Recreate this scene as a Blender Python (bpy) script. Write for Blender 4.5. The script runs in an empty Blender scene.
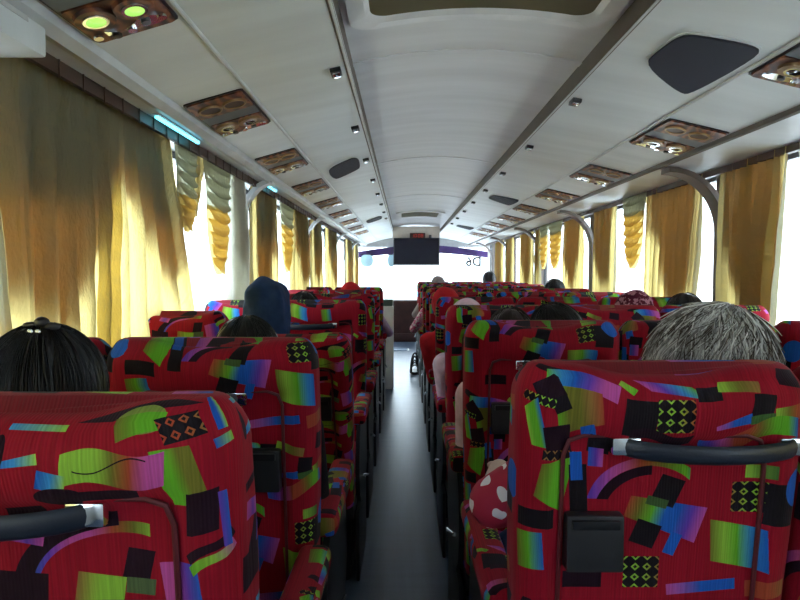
import bpy, bmesh, math, random
from mathutils import Vector, Matrix, noise
R = math.radians
random.seed(7)
scene = bpy.context.scene
COL = scene.collection
CAM_Z = 1.25
VX, VY, F = 404.0, 271.0, 600.0            # vanishing point and focal length measured on the 800x600 photograph

# ------------------------------------------------------------------ basic helpers
def link(o, parent=None):
    COL.objects.link(o)
    if parent is not None:
        o.parent = parent
    return o

def obj_from_bm(name, bm, mat=None, parent=None, smooth=True):
    bmesh.ops.recalc_face_normals(bm, faces=bm.faces)
    me = bpy.data.meshes.new(name)
    bm.to_mesh(me); bm.free()
    if smooth:
        for p in me.polygons: p.use_smooth = True
        me.set_sharp_from_angle(angle=R(40))
    if mat is not None:
        for m in (mat if isinstance(mat, (list, tuple)) else [mat]):
            me.materials.append(m)
    return link(bpy.data.objects.new(name, me), parent)

def tag(o, label, cat, group=None):
    o['label'] = label; o['category'] = cat
    if group: o['group'] = group
    return o

def thing(name, label, cat, loc=(0, 0, 0), group=None, rotz=0):
    o = bpy.data.objects.new(name, None)
    o.empty_display_size = .05
    o.location = loc; o.rotation_euler = (0, 0, rotz)
    link(o)
    return tag(o, label, cat, group)

def struct(name, bm, mat, parent=None, smooth=False):
    o = obj_from_bm(name, bm, mat, parent, smooth)
    if parent is None: o['kind'] = 'structure'
    return o

def dup(root, loc, label, group=None):
    r = root.copy(); link(r); r.location = loc; r['label'] = label
    if group: r['group'] = group
    for ch in list(root.children):
        c = ch.copy(); link(c, r)
        for g in list(ch.children):
            d = g.copy(); link(d, c)
    return r

def box(bm, x0, x1, y0, y1, z0, z1, bevel=0, seg=2):
    r = bmesh.ops.create_cube(bm, size=1)
    for v in r['verts']:
        v.co = Vector(((x0 + x1) / 2 + v.co.x * (x1 - x0), (y0 + y1) / 2 + v.co.y * (y1 - y0), (z0 + z1) / 2 + v.co.z * (z1 - z0)))
    if bevel:
        es = list({e for v in r['verts'] for e in v.link_edges})
        bmesh.ops.bevel(bm, geom=es, offset=bevel, segments=seg, affect='EDGES', profile=.6)
    return r

def frame_of(d):
    d = d.normalized()
    up = Vector((0, 0, 1)) if abs(d.z) < .9 else Vector((1, 0, 0))
    a = d.cross(up).normalized(); b = d.cross(a).normalized()
    return a, b

def tube(bm, pts, rad, seg=8, cap=True):
    pts = [Vector(p) for p in pts]
    n = len(pts)
    rads = rad if isinstance(rad, (list, tuple)) else [rad] * n
    rings = []; pa = None
    for i, p in enumerate(pts):
        d = (pts[min(i + 1, n - 1)] - pts[max(i - 1, 0)])
        if d.length < 1e-9: d = Vector((0, 0, 1))
        d.normalize()
        if pa is None: a, b = frame_of(d)
        else:
            a = (pa - d * pa.dot(d)); a = a.normalized() if a.length > 1e-6 else frame_of(d)[0]
            b = d.cross(a)
        pa = a
        rings.append([bm.verts.new(p + (a * math.cos(t) + b * math.sin(t)) * rads[i]) for t in [2 * math.pi * k / seg for k in range(seg)]])
    for i in range(n - 1):
        for k in range(seg):
            bm.faces.new((rings[i][k], rings[i][(k + 1) % seg], rings[i + 1][(k + 1) % seg], rings[i + 1][k]))
    if cap:
        bm.faces.new(rings[0][::-1]); bm.faces.new(rings[-1])
    return rings

def ellipsoid(bm, c, r, sub=3, rot=None):
    m = Matrix.Translation(c) @ (rot if rot else Matrix.Identity(4)) @ Matrix.Diagonal((r[0], r[1], r[2], 1))
    return bmesh.ops.create_icosphere(bm, subdivisions=sub, radius=1, matrix=m)['verts']

def capsule(bm, a, b, ra, rb):
    a, b = Vector(a), Vector(b)
    L = (b - a).length
    d = (b - a).normalized()
    pts, rs = [], []
    for i in range(6):
        t = -math.pi / 2 + (math.pi / 2) * i / 5
        pts.append(a + d * (ra * math.sin(t))); rs.append(max(ra * math.cos(t), .0005))
    for i in range(6):
        t = (math.pi / 2) * i / 5
        pts.append(b + d * (rb * math.sin(t))); rs.append(max(rb * math.cos(t), .0005))
    tube(bm, pts, rs, 12)

def prism(bm, poly, off):
    """poly: list of Vectors (planar), off: thickness vector"""
    a = [bm.verts.new(p) for p in poly]; b = [bm.verts.new(Vector(p) + off) for p in poly]
    bm.faces.new(a); bm.faces.new(b[::-1]); n = len(a)
    for i in range(n):
        bm.faces.new((a[i], b[i], b[(i + 1) % n], a[(i + 1) % n]))

def extrude_profile(bm, prof, y0, y1, ny=1, closed=False):
    rows = []
    for j in range(ny + 1):
        y = y0 + (y1 - y0) * j / ny
        rows.append([bm.verts.new((x, y, z)) for x, z in prof])
    n = len(prof)
    for j in range(ny):
        for i in range(n if closed else n - 1):
            k = (i + 1) % n
            bm.faces.new((rows[j][i], rows[j][k], rows[j + 1][k], rows[j + 1][i]))
    if closed:
        bm.faces.new(rows[0]); bm.faces.new(rows[-1][::-1])

def chaikin(pts, it=2, closed=True):
    for _ in range(it):
        q = []
        n = len(pts)
        for i in range(n):
            a, b = pts[i], pts[(i + 1) % n]
            q.append(a * .75 + b * .25); q.append(a * .25 + b * .75)
        pts = q
    return pts

def smooth_step(a, b, x):
    t = max(0, min(1, (x - a) / (b - a)));  return t * t * (3 - 2 * t)

# ------------------------------------------------------------------ material helpers
class NT:
    def __init__(self, name):
        self.mat = bpy.data.materials.new(name); self.mat.use_nodes = True
        self.t = self.mat.node_tree; self.t.nodes.clear()
        self.out = self.n('ShaderNodeOutputMaterial')
    def n(self, k): return self.t.nodes.new(k)
    def l(self, a, b): self.t.links.new(a, b)
    def put(self, sock, v):
        if hasattr(v, 'is_output'): self.l(v, sock)
        else: sock.default_value = v
    def m(self, op, a, b=0.0, c=None):
        n = self.n('ShaderNodeMath'); n.operation = op
        self.put(n.inputs[0], a); self.put(n.inputs[1], b)
        if c is not None: self.put(n.inputs[2], c)
        return n.outputs[0]
    def v(self, op, a, b=(0, 0, 0)):
        n = self.n('ShaderNodeVectorMath'); n.operation = op
        self.put(n.inputs[0], a); self.put(n.inputs[1], b)
        return n.outputs['Value'] if op in ('DOT_PRODUCT', 'LENGTH') else n.outputs[0]
    def mix(self, f, a, b, blend='MIX'):
        n = self.n('ShaderNodeMix'); n.data_type = 'RGBA'; n.blend_type = blend
        self.put(n.inputs[0], f)
        for s, val in ((n.inputs[6], a), (n.inputs[7], b)):
            self.put(s, val if hasattr(val, 'is_output') else (*val[:3], 1))
        return n.outputs[2]
    def ramp(self, f, stops, interp='LINEAR'):
        n = self.n('ShaderNodeValToRGB'); cr = n.color_ramp; cr.interpolation = interp
        while len(cr.elements) < len(stops): cr.elements.new(.5)
        for e, (p, c) in zip(cr.elements, stops):
            e.position = p; e.color = (*c[:3], 1)
        self.put(n.inputs[0], f)
        return n.outputs[0]
    def noise(self, scale, vec=None, detail=3, rough=.5, out=0):
        n = self.n('ShaderNodeTexNoise'); n.inputs['Scale'].default_value = scale
        n.inputs['Detail'].default_value = detail; n.inputs['Roughness'].default_value = rough
        if vec is not None: self.l(vec, n.inputs['Vector'])
        return n.outputs[out]
    def coord(self, which='Object'): return self.n('ShaderNodeTexCoord').outputs[which]
    def scaled(self, vec, s): return self.v('MULTIPLY', vec, s)
    def bump(self, h, strength=.2, dist=.01):
        n = self.n('ShaderNodeBump'); n.inputs['Strength'].default_value = strength; n.inputs['Distance'].default_value = dist
        self.l(h, n.inputs['Height']); return n.outputs[0]
    def bsdf(self, color, rough=.6, metal=0, normal=None, spec=None, emit=None, estr=0, sheen=0):
        b = self.n('ShaderNodeBsdfPrincipled')
        self.put(b.inputs['Base Color'], color if hasattr(color, 'is_output') else (*color[:3], 1))
        self.put(b.inputs['Roughness'], rough); self.put(b.inputs['Metallic'], metal)
        if spec is not None: b.inputs['Specular IOR Level'].default_value = spec
        if normal is not None: self.l(normal, b.inputs['Normal'])
        if emit: b.inputs['Emission Color'].default_value = (*emit, 1); b.inputs['Emission Strength'].default_value = estr
        if sheen: b.inputs['Sheen Weight'].default_value = sheen
        self.l(b.outputs[0], self.out.inputs[0])
        return b

def simple(name, c, rough=.6, metal=0, var=.12, scale=8, spec=None, bump=0, bscale=60, emit=None, estr=0):
    t = NT(name)
    nz = t.noise(scale, t.coord(), 4)
    k = t.ramp(nz, [(.3, tuple(x * (1 - var) for x in c)), (.7, tuple(min(1, x * (1 + var)) for x in c))])
    nrm = t.bump(t.noise(bscale, t.coord(), 3), bump, .005) if bump else None
    t.bsdf(k, rough, metal, nrm, spec, emit, estr)
    return t.mat

# ---- the woven seat fabric: geometric shapes on red, laid out in cloth space
RED = (.29, .004, .017); PLUM = (.016, .004, .012); BLK = (.009, .006, .010)
GRN = (.12, .40, .02); LIME = (.27, .50, .05); BLU = (.012, .10, .46); SKY = (.04, .25, .56); PUR = (.13, .045, .40)
PNK = (.50, .08, .32); OLV = (.16, .15, .02); ORG = (.37, .06, .025); TAN = (.28, .14, .04)
def grad(*cs): return [(i / (len(cs) - 1), c) for i, c in enumerate(cs)]

def make_fabric(name, shapes, tile, base=RED):
    """shapes are in cloth units (1 = tile width / height); the UV map carries metres."""
    t = NT(name)
    uv = t.n('ShaderNodeUVMap').outputs[0]
    oi = t.n('ShaderNodeObjectInfo')
    p = t.v('ADD', t.v('MULTIPLY', uv, (1 / tile[0], 1 / tile[1], 0)), oi.outputs['Color'])
    sep0 = t.n('ShaderNodeSeparateXYZ'); t.l(p, sep0.inputs[0])
    comb = t.n('ShaderNodeCombineXYZ')
    t.l(t.m('FRACT', sep0.outputs[0]), comb.inputs[0]); t.l(t.m('FRACT', sep0.outputs[1]), comb.inputs[1])
    q = comb.outputs[0]
    asp = tile[0] / tile[1]
    nz = t.noise(5, uv, 2)
    col = t.mix(nz, tuple(c * .85 for c in base), tuple(min(1, c * 1.15) for c in base))
    for s in shapes:
        kind, cx, cy, w, h, rot, color = s[:7]
        extra = s[7] if len(s) > 7 else {}
        a = R(rot); ca, sa = math.cos(a), math.sin(a)
        d = t.v('SUBTRACT', q, (cx, cy, 0))
        lx = t.v('DOT_PRODUCT', d, (ca * asp / (w * asp), sa / (w * asp), 0))
        ly = t.v('DOT_PRODUCT', d, (-sa * asp / h, ca / h, 0))
        if 'shear' in extra: lx = t.m('MULTIPLY_ADD', ly, extra['shear'], lx)
        if 'bend' in extra: ly = t.m('MULTIPLY_ADD', t.m('MULTIPLY', lx, lx), extra['bend'], ly)
        if 'wave' in extra: ly = t.m('MULTIPLY_ADD', t.m('SINE', t.m('MULTIPLY', lx, 6.0)), extra['wave'], ly)
        if 'taper' in extra: ly = t.m('DIVIDE', ly, t.m('MULTIPLY_ADD', lx, extra['taper'], 1.0))
        if kind in ('q', 'dia'):
            mask = t.m('LESS_THAN', t.m('MAXIMUM', t.m('ABSOLUTE', lx), t.m('ABSOLUTE', ly)), .5)
        elif kind == 'e':
            mask = t.m('LESS_THAN', t.m('ADD', t.m('MULTIPLY', lx, lx), t.m('MULTIPLY', ly, ly)), .25)
        elif kind == 'arc':
            rr = t.m('SQRT', t.m('ADD', t.m('MULTIPLY', lx, lx), t.m('MULTIPLY', ly, ly)))
            mask = t.m('MULTIPLY', t.m('LESS_THAN', t.m('ABSOLUTE', t.m('SUBTRACT', rr, .5)), extra['th']), t.m('GREATER_THAN', ly, extra.get('cut', -.1)))
            mask = t.m('MULTIPLY', mask, t.m('LESS_THAN', lx, extra.get('xcut', 1.0)))
        if kind == 'dia':
            fx = t.m('ABSOLUTE', t.m('SUBTRACT', t.m('FRACT', t.m('MULTIPLY', lx, extra['nx'])), .5))
            fy = t.m('ABSOLUTE', t.m('SUBTRACT', t.m('FRACT', t.m('MULTIPLY', ly, extra['ny'])), .5))
            ring = t.m('LESS_THAN', t.m('ABSOLUTE', t.m('SUBTRACT', t.m('ADD', fx, fy), .28)), .1)
            c = t.mix(ring, BLK, t.ramp(t.m('ADD', lx, .5), color))
        elif isinstance(color, list):
            c = t.ramp(t.m('ADD', lx, .5), color)
        else:
            c = t.mix(0.0, color, color)
        col = t.mix(mask, col, c)
    # woven ribs
    sx = t.n('ShaderNodeSeparateXYZ'); t.l(uv, sx.inputs[0])
    rib = t.m('SINE', t.m('MULTIPLY', sx.outputs[0], 1500))
    rib2 = t.noise(1, t.v('MULTIPLY', uv, (420, 6, 1)), 1)
    k = t.m('ADD', t.m('MULTIPLY', rib2, .7), .62)
    kk = t.n('ShaderNodeCombineColor')
    for i in range(3): t.l(k, kk.inputs[i])
    col = t.mix(1.0, col, kk.outputs[0], 'MULTIPLY')
    t.bsdf(col, .75, 0, t.bump(rib, .12, .002), .14, sheen=.04)
    return t.mat

# cloth A measured on the right front seat, cloth B on the left front seat (both in photo pixels, converted to cloth units)
def conv(shapes, ox, oy, wpx, hpx):
    out = []
    for s in shapes:
        k, px, py, w, h, rot, c = s[:7]
        out.append((k, (px - ox) / wpx, 1 - (py - oy) / hpx, w / wpx, h / hpx, rot, c) + tuple(s[7:]))
    return out
A_PX = [
    ('q', 545, 362, 46, 12, -25, PLUM), ('q', 575, 374, 74, 20, -9, grad(GRN, SKY, BLU, PUR, PNK, PNK), {'bend': .5}),
    ('q', 575, 404, 44, 42, 8, grad(GRN, OLV, OLV, TAN, ORG), {'taper': -.5}), ('q', 544, 386, 24, 28, 35, PLUM),
    ('q', 557, 400, 16, 16, 25, BLK), ('dia', 535, 396, 34, 9, -15, grad(ORG, LIME, LIME), {'nx': 5, 'ny': 1}),
    ('q', 533, 422, 16, 46, 14, grad(LIME, GRN, GRN, BLU), {'taper': .3}), ('q', 556, 438, 26, 32, 10, PLUM),
    ('dia', 558, 454, 34, 10, -6, grad(TAN, TAN, ORG), {'nx': 4, 'ny': 1}), ('q', 585, 427, 14, 14, 20, BLU),
    ('q', 553, 482, 32, 46, -12, grad(OLV, GRN, GRN), {'taper': .5}), ('q', 598, 440, 22, 20, -4, BLK), ('q', 596, 455, 15, 20, 0, grad(BLU, PUR, PNK)),
    ('q', 620, 372, 18, 8, -35, grad(LIME, GRN)),
    ('q', 664, 372, 58, 12, -10, grad(PNK, PUR, SKY, GRN), {'shear': .3}), ('q', 700, 379, 24, 16, -3, BLK),
    ('q', 730, 377, 40, 12, -14, grad(LIME, OLV, TAN)),
    ('q', 633, 405, 32, 40, -3, BLK), ('dia', 667, 402, 36, 36, 0, grad(LIME, LIME, ORG), {'nx': 3, 'ny': 3}),
    ('q', 655, 426, 62, 12, -3, PLUM, {'wave': .4}),
    ('q', 751, 403, 22, 28, -8, BLK), ('q', 724, 415, 34, 8, 8, grad(PNK, BLU, BLU), {'taper': .8}),
    ('q', 752, 414, 24, 9, 5, (.05, .12, .03)), ('q', 782, 409, 36, 16, 10, grad(LIME, OLV, ORG, ORG)), ('q', 785, 372, 26, 22, -12, PLUM),
    ('q', 743, 432, 96, 20, 8, grad(BLU, PUR, PNK, ORG, ORG, OLV, GRN, GRN, BLU), {'wave': -.35}),
    ('arc', 652, 514, 118, 116, 0, grad(PUR, PNK, ORG, OLV, GRN, BLU), {'th': .045, 'cut': .12, 'xcut': .33}),
    ('arc', 655, 520, 108, 108, 0, PLUM, {'th': .05, 'cut': .18, 'xcut': -.02}),
    ('q', 580, 490, 18, 52, 4, BLK), ('q', 577, 466, 12, 30, 5, BLU),
    ('q', 668, 518, 78, 32, -16, grad(ORG, OLV, GRN, BLU, BLU, PUR, PNK), {'taper': .5}), ('q', 670, 490, 25, 33, -20, BLK), ('q', 660, 503, 22, 10, -16, (.05, .1, .03)),
    ('q', 650, 538, 26, 26, -20, BLK), ('q', 678, 549, 12, 24, -20, BLU),
    ('dia', 752, 498, 36, 32, 0, grad(TAN, LIME, LIME), {'nx': 3, 'ny': 3}), ('q', 760, 471, 28, 14, 0, grad(LIME, (.06, .15, .03))), ('q', 783, 505, 34, 44, -4, BLK),
    ('q', 744, 550, 56, 44, -10, grad(OLV, LIME, GRN, SKY, BLU), {'shear': .2}), ('e', 800, 488, 34, 40, 0, BLU), 
    ('q', 535, 520, 40, 20, 0, BLK), ('q', 530, 555, 30, 40, 5, grad(OLV, GRN, BLU)),
    ('dia', 648, 580, 36, 34, 0, grad(LIME, LIME, TAN), {'nx': 3, 'ny': 3}), ('q', 710, 596, 70, 12, 6, grad(PNK, BLU, BLU)), ('q', 588, 588, 40, 18, 0, PLUM),
    ('q', 775, 596, 40, 18, 5, grad(ORG, ORG, TAN)),
]
B_PX = [
    ('q', 150, 392, 96, 16, 9, PLUM, {'shear': .4}), ('e', 153, 408, 52, 36, -8, (.20, .26, .05)), ('q', 153, 413, 52, 24, 3, grad(OLV, GRN, GRN), {'bend': .3, 'taper': -.3}),
    ('dia', 192, 420, 44, 28, 14, grad(ORG, ORG, TAN), {'nx': 3, 'ny': 2}), ('q', 186, 472, 40, 62, 8, grad(GRN, GRN, OLV, OLV), {'shear': .2}),
    ('q', 122, 456, 100, 36, -6, grad(LIME, LIME, LIME, OLV, ORG, PNK, PNK), {'wave': .2}), ('q', 62, 462, 28, 22, -16, grad(BLU, SKY, LIME)),
    ('q', 120, 452, 70, 1.6, -4, PLUM, {'wave': -3}),
    ('e', 68, 480, 50, 22, -3, PLUM), ('q', 105, 482, 76, 12, -8, PLUM, {'bend': .8}),
    ('q', 230, 402, 12, 50, 6, grad(BLU, BLU, LIME)), ('q', 232, 438, 22, 10, 14, grad(BLU, LIME)),
    ('arc', 108, 600, 176, 150, 0, grad(BLU, PUR, PNK, PNK, ORG, OLV, LIME, GRN, SKY), {'th': .042, 'cut': .05, 'xcut': .22}),
    ('arc', 110, 600, 196, 170, 0, PLUM, {'th': .05, 'cut': .12, 'xcut': .03}),
    ('q', 22, 532, 34, 20, -12, grad(PNK, PUR, PNK)), ('q', 30, 440, 44, 9, 10, grad(BLU, SKY, LIME), {'taper': .6}), ('q', 46, 401, 60, 9, -3, grad(SKY, LIME)),
    ('q', 133, 571, 28, 38, -14, PLUM), ('q', 92, 598, 50, 38, -10, grad(TAN, LIME, LIME)), ('q', 134, 594, 30, 18, -8, (.08, .12, .05)),
    ('q', 12, 596, 52, 40, -5, PLUM), ('q', 178, 592, 42, 52, 6, grad(PNK, PNK, PUR, BLU)), ('q', 205, 510, 34, 44, 10, PLUM, {'shear': -.3}),
    ('q', 214, 560, 54, 10, 30, grad(GRN, LIME, PNK), {'wave': .3}), ('q', 212, 548, 56, 10, 30, PLUM, {'wave': .3}), ('e', 12, 430, 14, 40, 0, PLUM),
    ('q', 228, 520, 10, 60, 4, grad(PUR, BLU)), ('q', 25, 500, 40, 10, 8, PLUM),
]
FAB_A = make_fabric('fabric_bright_shapes', conv(A_PX, 510, 350, 302, 258), (.453, .387))
FAB_B = make_fabric('fabric_wave_shapes', conv(B_PX, -14, 376, 262, 250), (.2805, .2677))
FAB_ARM = FAB_A

M_CEIL = None
def ceil_mat(name, c):
    t = NT(name)
    co = t.coord()
    n1 = t.noise(1, t.v('MULTIPLY', co, (1.2, 9, 3)), 4)
    k = t.ramp(n1, [(.3, tuple(x * .9 for x in c)), (.75, tuple(min(1, x * 1.06) for x in c))])
    t.bsdf(k, .45, 0, t.bump(t.noise(160, co, 2), .06, .003), .35)
    return t.mat
M_CEIL = ceil_mat('ceiling_vinyl', (.78, .79, .82))
M_PANEL = ceil_mat('overhead_panel_vinyl', (.70, .74, .75))
M_TRIM = simple('grey_moulding', (.55, .57, .57), .4)
M_CHANNEL = simple('shade_brown_channel', (.10, .08, .06), .6)  # dark brown holds the painted shade of the gap beside the ceiling
M_WALL = simple('grey_wall_laminate', (.42, .42, .42), .5)
M_PILLAR = simple('warm_grey_pillar', (.19, .16, .145), .5)
M_ALU = simple('brushed_aluminium', (.72, .74, .76), .3, .9)
M_CHROME = simple('chrome', (.85, .88, .9), .12, 1.0, .03)
M_BLACK = simple('black_plastic', (.018, .018, .022), .4)
M_NAVY = simple('navy_speaker_cloth', (.012, .014, .03), .8, bump=.3, bscale=400)
M_SLATE = simple('slate_plastic', (.09, .11, .14), .4)
M_METAL = simple('dark_steel', (.03, .03, .034), .35, .7)
M_HANDLE = simple('blue_black_rubber', (.008, .013, .028), .4, bump=.1, bscale=200)
M_SCREEN = simple('screen_black', (.012, .012, .025), .12)
M_WHITE = simple('white_plastic', (.75, .76, .78), .4)
M_HATCH = simple('olive_hatch_plastic', (.115, .10, .05), .5)
M_BROWN = simple('dark_brown_vinyl', (.045, .015, .012), .4, var=.3)
M_RAIL = simple('brown_curtain_rail', (.07, .035, .02), .5)
M_LED = simple('cyan_strip', (.2, .7, .8), .4, emit=(.12, .75, 1.0), estr=2.0)
M_LAMP = simple('lit_reading_lens', (.5, .7, .1), .2, emit=(.35, .75, .14), estr=.55)
M_BRONZE = simple('bronze_ring', (.32, .20, .10), .35, .8)
M_DARKLENS = simple('dark_lens', (.05, .03, .03), .08)
M_REDLED = simple('red_digits', (.6, .05, .03), .4, emit=(1, .1, .05), estr=.08)
M_BAND = simple('purple_sun_strip', (.05, .025, .12), .3, var=.5, scale=3)
M_VISOR = simple('pale_blue_visor', (.45, .68, .78), .3)
M_GROUND = simple('pale_concrete', (.68, .68, .68), .9, scale=.6)
M_BLUEMAT = simple('blue_floor_hatch', (.02, .07, .16), .5)

def wood():
    t = NT('burl_wood_trim')
    co = t.coord()
    n1 = t.noise(14, co, 6, .65)
    w = t.n('ShaderNodeTexWave'); w.inputs['Scale'].default_value = 9; w.inputs['Distortion'].default_value = 11; w.inputs['Detail'].default_value = 3
    t.l(co, w.inputs['Vector'])
    f = t.m('ADD', t.m('MULTIPLY', n1, .6), t.m('MULTIPLY', w.outputs[1], .4))
    t.bsdf(t.ramp(f, [(.25, (.02, .006, .005)), (.5, (.12, .03, .015)), (.7, (.28, .09, .03)), (.85, (.10, .03, .02))]), .38)
    return t.mat
M_WOOD = wood()

def floor_mat():
    t = NT('blue_grey_vinyl_floor')
    co = t.coord()
    n1 = t.noise(1, t.v('MULTIPLY', co, (22, 1.2, 1)), 5, .6)
    n2 = t.noise(1, t.v('MULTIPLY', co, (3, 26, 1)), 3, .6)
    f = t.m('ADD', t.m('MULTIPLY', n1, .5), t.m('MULTIPLY', n2, .5))
    k = t.ramp(f, [(.3, (.03, .05, .085)), (.7, (.075, .105, .16))])
    t.bsdf(k, t.m('ADD', t.m('MULTIPLY', n2, .25), .22), 0, t.bump(f, .15, .004), .5)
    return t.mat
M_FLOOR = floor_mat()

def curtain_mat(name, c, tr, pat=1.0):
    t = NT(name)
    co = t.coord('UV')
    v = t.n('ShaderNodeTexVoronoi'); v.inputs['Scale'].default_value = 16; v.feature = 'SMOOTH_F1'
    n0 = t.noise(7, co, 3, .6, 1)
    t.l(t.v('ADD', co, t.v('MULTIPLY', n0, (.25, .25, .25))), v.inputs['Vector'])
    damask = t.ramp(v.outputs[0], [(.25, (0, 0, 0)), (.4, (1, 1, 1))])
    k = t.mix(t.m('MULTIPLY', damask, .35 * pat), c, tuple(min(1, x * 1.35) for x in c))
    kt = t.mix(t.m('MULTIPLY', damask, .4 * pat), tr, tuple(min(1, x * .75) for x in tr))
    nb = t.bump(t.noise(1, t.v('MULTIPLY', co, (38, 9, 1)), 4, .6), .55, .02)
    d = t.n('ShaderNodeBsdfDiffuse'); t.l(k, d.inputs[0]); t.l(nb, d.inputs['Normal'])
    g = t.n('ShaderNodeBsdfTranslucent'); t.l(kt, g.inputs[0]); t.l(nb, g.inputs['Normal'])
    mx = t.n('ShaderNodeMixShader'); mx.inputs[0].default_value = .55
    t.l(d.outputs[0], mx.inputs[1]); t.l(g.outputs[0], mx.inputs[2])
    t.l(mx.outputs[0], t.out.inputs[0])
    return t.mat
M_CURT = curtain_mat('gold_damask_curtain', (.27, .28, .20), (.86, .66, .24))
M_LINING = curtain_mat('brown_curtain_lining', (.16, .12, .08), (.30, .13, .035))
M_LINING_WARM = curtain_mat('warm_brown_curtain_lining', (.26, .17, .10), (.25, .115, .04))
M_LIGHT_BLOCK = curtain_mat('sage_light_block_lining', (.12, .13, .10), (.03, .03, .02))  # near-opaque cloth for the hidden layer that darkens left curtain tops
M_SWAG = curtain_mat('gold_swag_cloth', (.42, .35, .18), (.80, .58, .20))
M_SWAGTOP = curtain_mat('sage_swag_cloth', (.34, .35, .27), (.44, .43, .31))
M_SHEER = curtain_mat('cream_sheer_cloth', (.66, .66, .58), (.92, .90, .78))

def glass_mat():
    t = NT('window_glass')
    tr = t.n('ShaderNodeBsdfTransparent'); tr.inputs[0].default_value = (.93, .97, 1, 1)
    g = t.n('ShaderNodeBsdfGlossy'); g.inputs['Roughness'].default_value = .03
    lw = t.n('ShaderNodeLayerWeight'); lw.inputs[0].default_value = .5
    fr = t.m('MULTIPLY_ADD', t.m('POWER', lw.outputs['Facing'], 6.0), .22, .03)
    mx = t.n('ShaderNodeMixShader'); t.l(fr, mx.inputs[0]); t.l(tr.outputs[0], mx.inputs[1]); t.l(g.outputs[0], mx.inputs[2])
    t.l(mx.outputs[0], t.out.inputs[0])
    return t.mat
M_GLASS = glass_mat()

def hair_mat(name, c0, c1, rough=.35):
    t = NT(name)
    co = t.coord('Object')
    n1 = t.noise(1, t.v('MULTIPLY', co, (60, 60, 7)), 3, .6)
    g = t.n('ShaderNodeNewGeometry')
    n2 = t.noise(9, co, 2)
    f = t.m('ADD', t.m('ADD', t.m('MULTIPLY', n1, .35), t.m('MULTIPLY', g.outputs['Random Per Island'], .3)), t.m('MULTIPLY', n2, .4))
    mid = tuple((a * 2 + b) / 3 for a, b in zip(c0, c1))
    t.bsdf(t.ramp(f, [(.39, c0), (.52, mid), (.66, c1)]), rough, 0, t.bump(n1, .4, .004), .4)
    return t.mat
M_HAIR = hair_mat('black_hair', (.003, .003, .004), (.012, .011, .014))
M_HAIR_BROWN = hair_mat('dark_brown_hair', (.02, .014, .012), (.05, .035, .03))
M_HAIR_GREY = hair_mat('silver_grey_hair', (.05, .032, .02), (.88, .87, .84), .45)
M_SKIN = simple('skin', (.42, .24, .16), .5)
M_SKIN_PALE = simple('pale_skin', (.60, .42, .36), .5)
def cloth(name, c, c2=None, sc=20):
    t = NT(name)
    co = t.coord()
    if c2 is None: k = t.ramp(t.noise(sc, co, 3), [(.3, tuple(x * .8 for x in c)), (.7, tuple(min(1, x * 1.2) for x in c))])
    else: k = t.ramp(t.noise(sc, co, 2), [(.5, c), (.54, c2)])
    t.bsdf(k, .85, 0, t.bump(t.noise(14, co, 3), .5, .02), .2)
    return t.mat
M_NAVYCLOTH = cloth('navy_jacket_cloth', (.012, .02, .06)); M_DENIM = cloth('denim_blue_cloth', (.035, .08, .20))
M_DARKDENIM = cloth('dark_denim_cloth', (.018, .042, .115)); M_BLACKCLOTH = cloth('black_cloth', (.012, .012, .015)); M_REDCLOTH = cloth('plain_red_cloth', (.55, .02, .03))
M_PINKCLOTH = cloth('pale_pink_cloth', (.75, .52, .62)); M_LILAC = cloth('lilac_cloth', (.45, .33, .55))
M_FLORAL = cloth('pink_floral_cloth', (.75, .7, .75), (.65, .12, .3), 45); M_SCARF = cloth('maroon_patterned_scarf', (.10, .008, .025), (.50, .22, .28), 48)
M_GREYCLOTH = cloth('grey_cloth', (.28, .25, .27))

def heart_cloth():
    t = NT('red_cloth_white_hearts')
    co = t.v('MULTIPLY', t.coord(), (24, 24, 24))
    v = t.n('ShaderNodeTexVoronoi'); v.inputs['Scale'].default_value = 1; v.inputs['Randomness'].default_value = .45
    t.l(co, v.inputs['Vector'])
    dlt = t.v('SUBTRACT', co, v.outputs['Position'])
    s = t.n('ShaderNodeSeparateXYZ'); t.l(dlt, s.inputs[0])
    ax = t.m('MAXIMUM', t.m('ABSOLUTE', s.outputs[0]), t.m('ABSOLUTE', s.outputs[1]))
    zz = t.m('SUBTRACT', t.m('MULTIPLY', s.outputs[2], 1.1), t.m('MULTIPLY', t.m('SQRT', ax), .45))
    mask = t.m('LESS_THAN', t.m('ADD', t.m('MULTIPLY', ax, ax), t.m('MULTIPLY', zz, zz)), .10)
    t.bsdf(t.mix(mask, (.42, .015, .05), (.85, .8, .82)), .8)
    return t.mat
M_HEART = heart_cloth()

# ------------------------------------------------------------------ the coach body
Y0, Y1 = -1.3, 11.45
XL, XR = -.975, 1.625                # lower wall planes
GL, GR = -.955, 1.605                # glass planes
# floor
bm = bmesh.new(); box(bm, XL, XR, Y0, Y1, -.05, 0); struct('floor', bm, M_FLOOR)
# overhead: central arch
def arch_z(x): return 1.942 + .045 * (1 - ((x - .21) / .38) ** 2)
bm = bmesh.new()
prof = [(-.17 + .76 * i / 24, arch_z(-.17 + .76 * i / 24)) for i in range(25)]
extrude_profile(bm, prof, Y0, Y1, 1)
for yb in (2.03, 3.9, 5.8, 9.3):      # joint battens follow the arch
    pr = [(x, z - .004) for x, z in prof] + [(x, z + .002) for x, z in prof[::-1]]
    extrude_profile(bm, pr, yb, yb + .035, 1, True)
struct('ceiling', bm, M_CEIL, smooth=True)
# channels beside the arch, the shade of the gap painted into their brown
bm = bmesh.new(); box(bm, -.185, -.17, Y0, Y1, 1.885, 1.96); struct('trim_1', bm, M_CHANNEL)
bm = bmesh.new(); box(bm, .59, .605, Y0, Y1, 1.885, 1.96); struct('trim_2', bm, M_CHANNEL)
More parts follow.
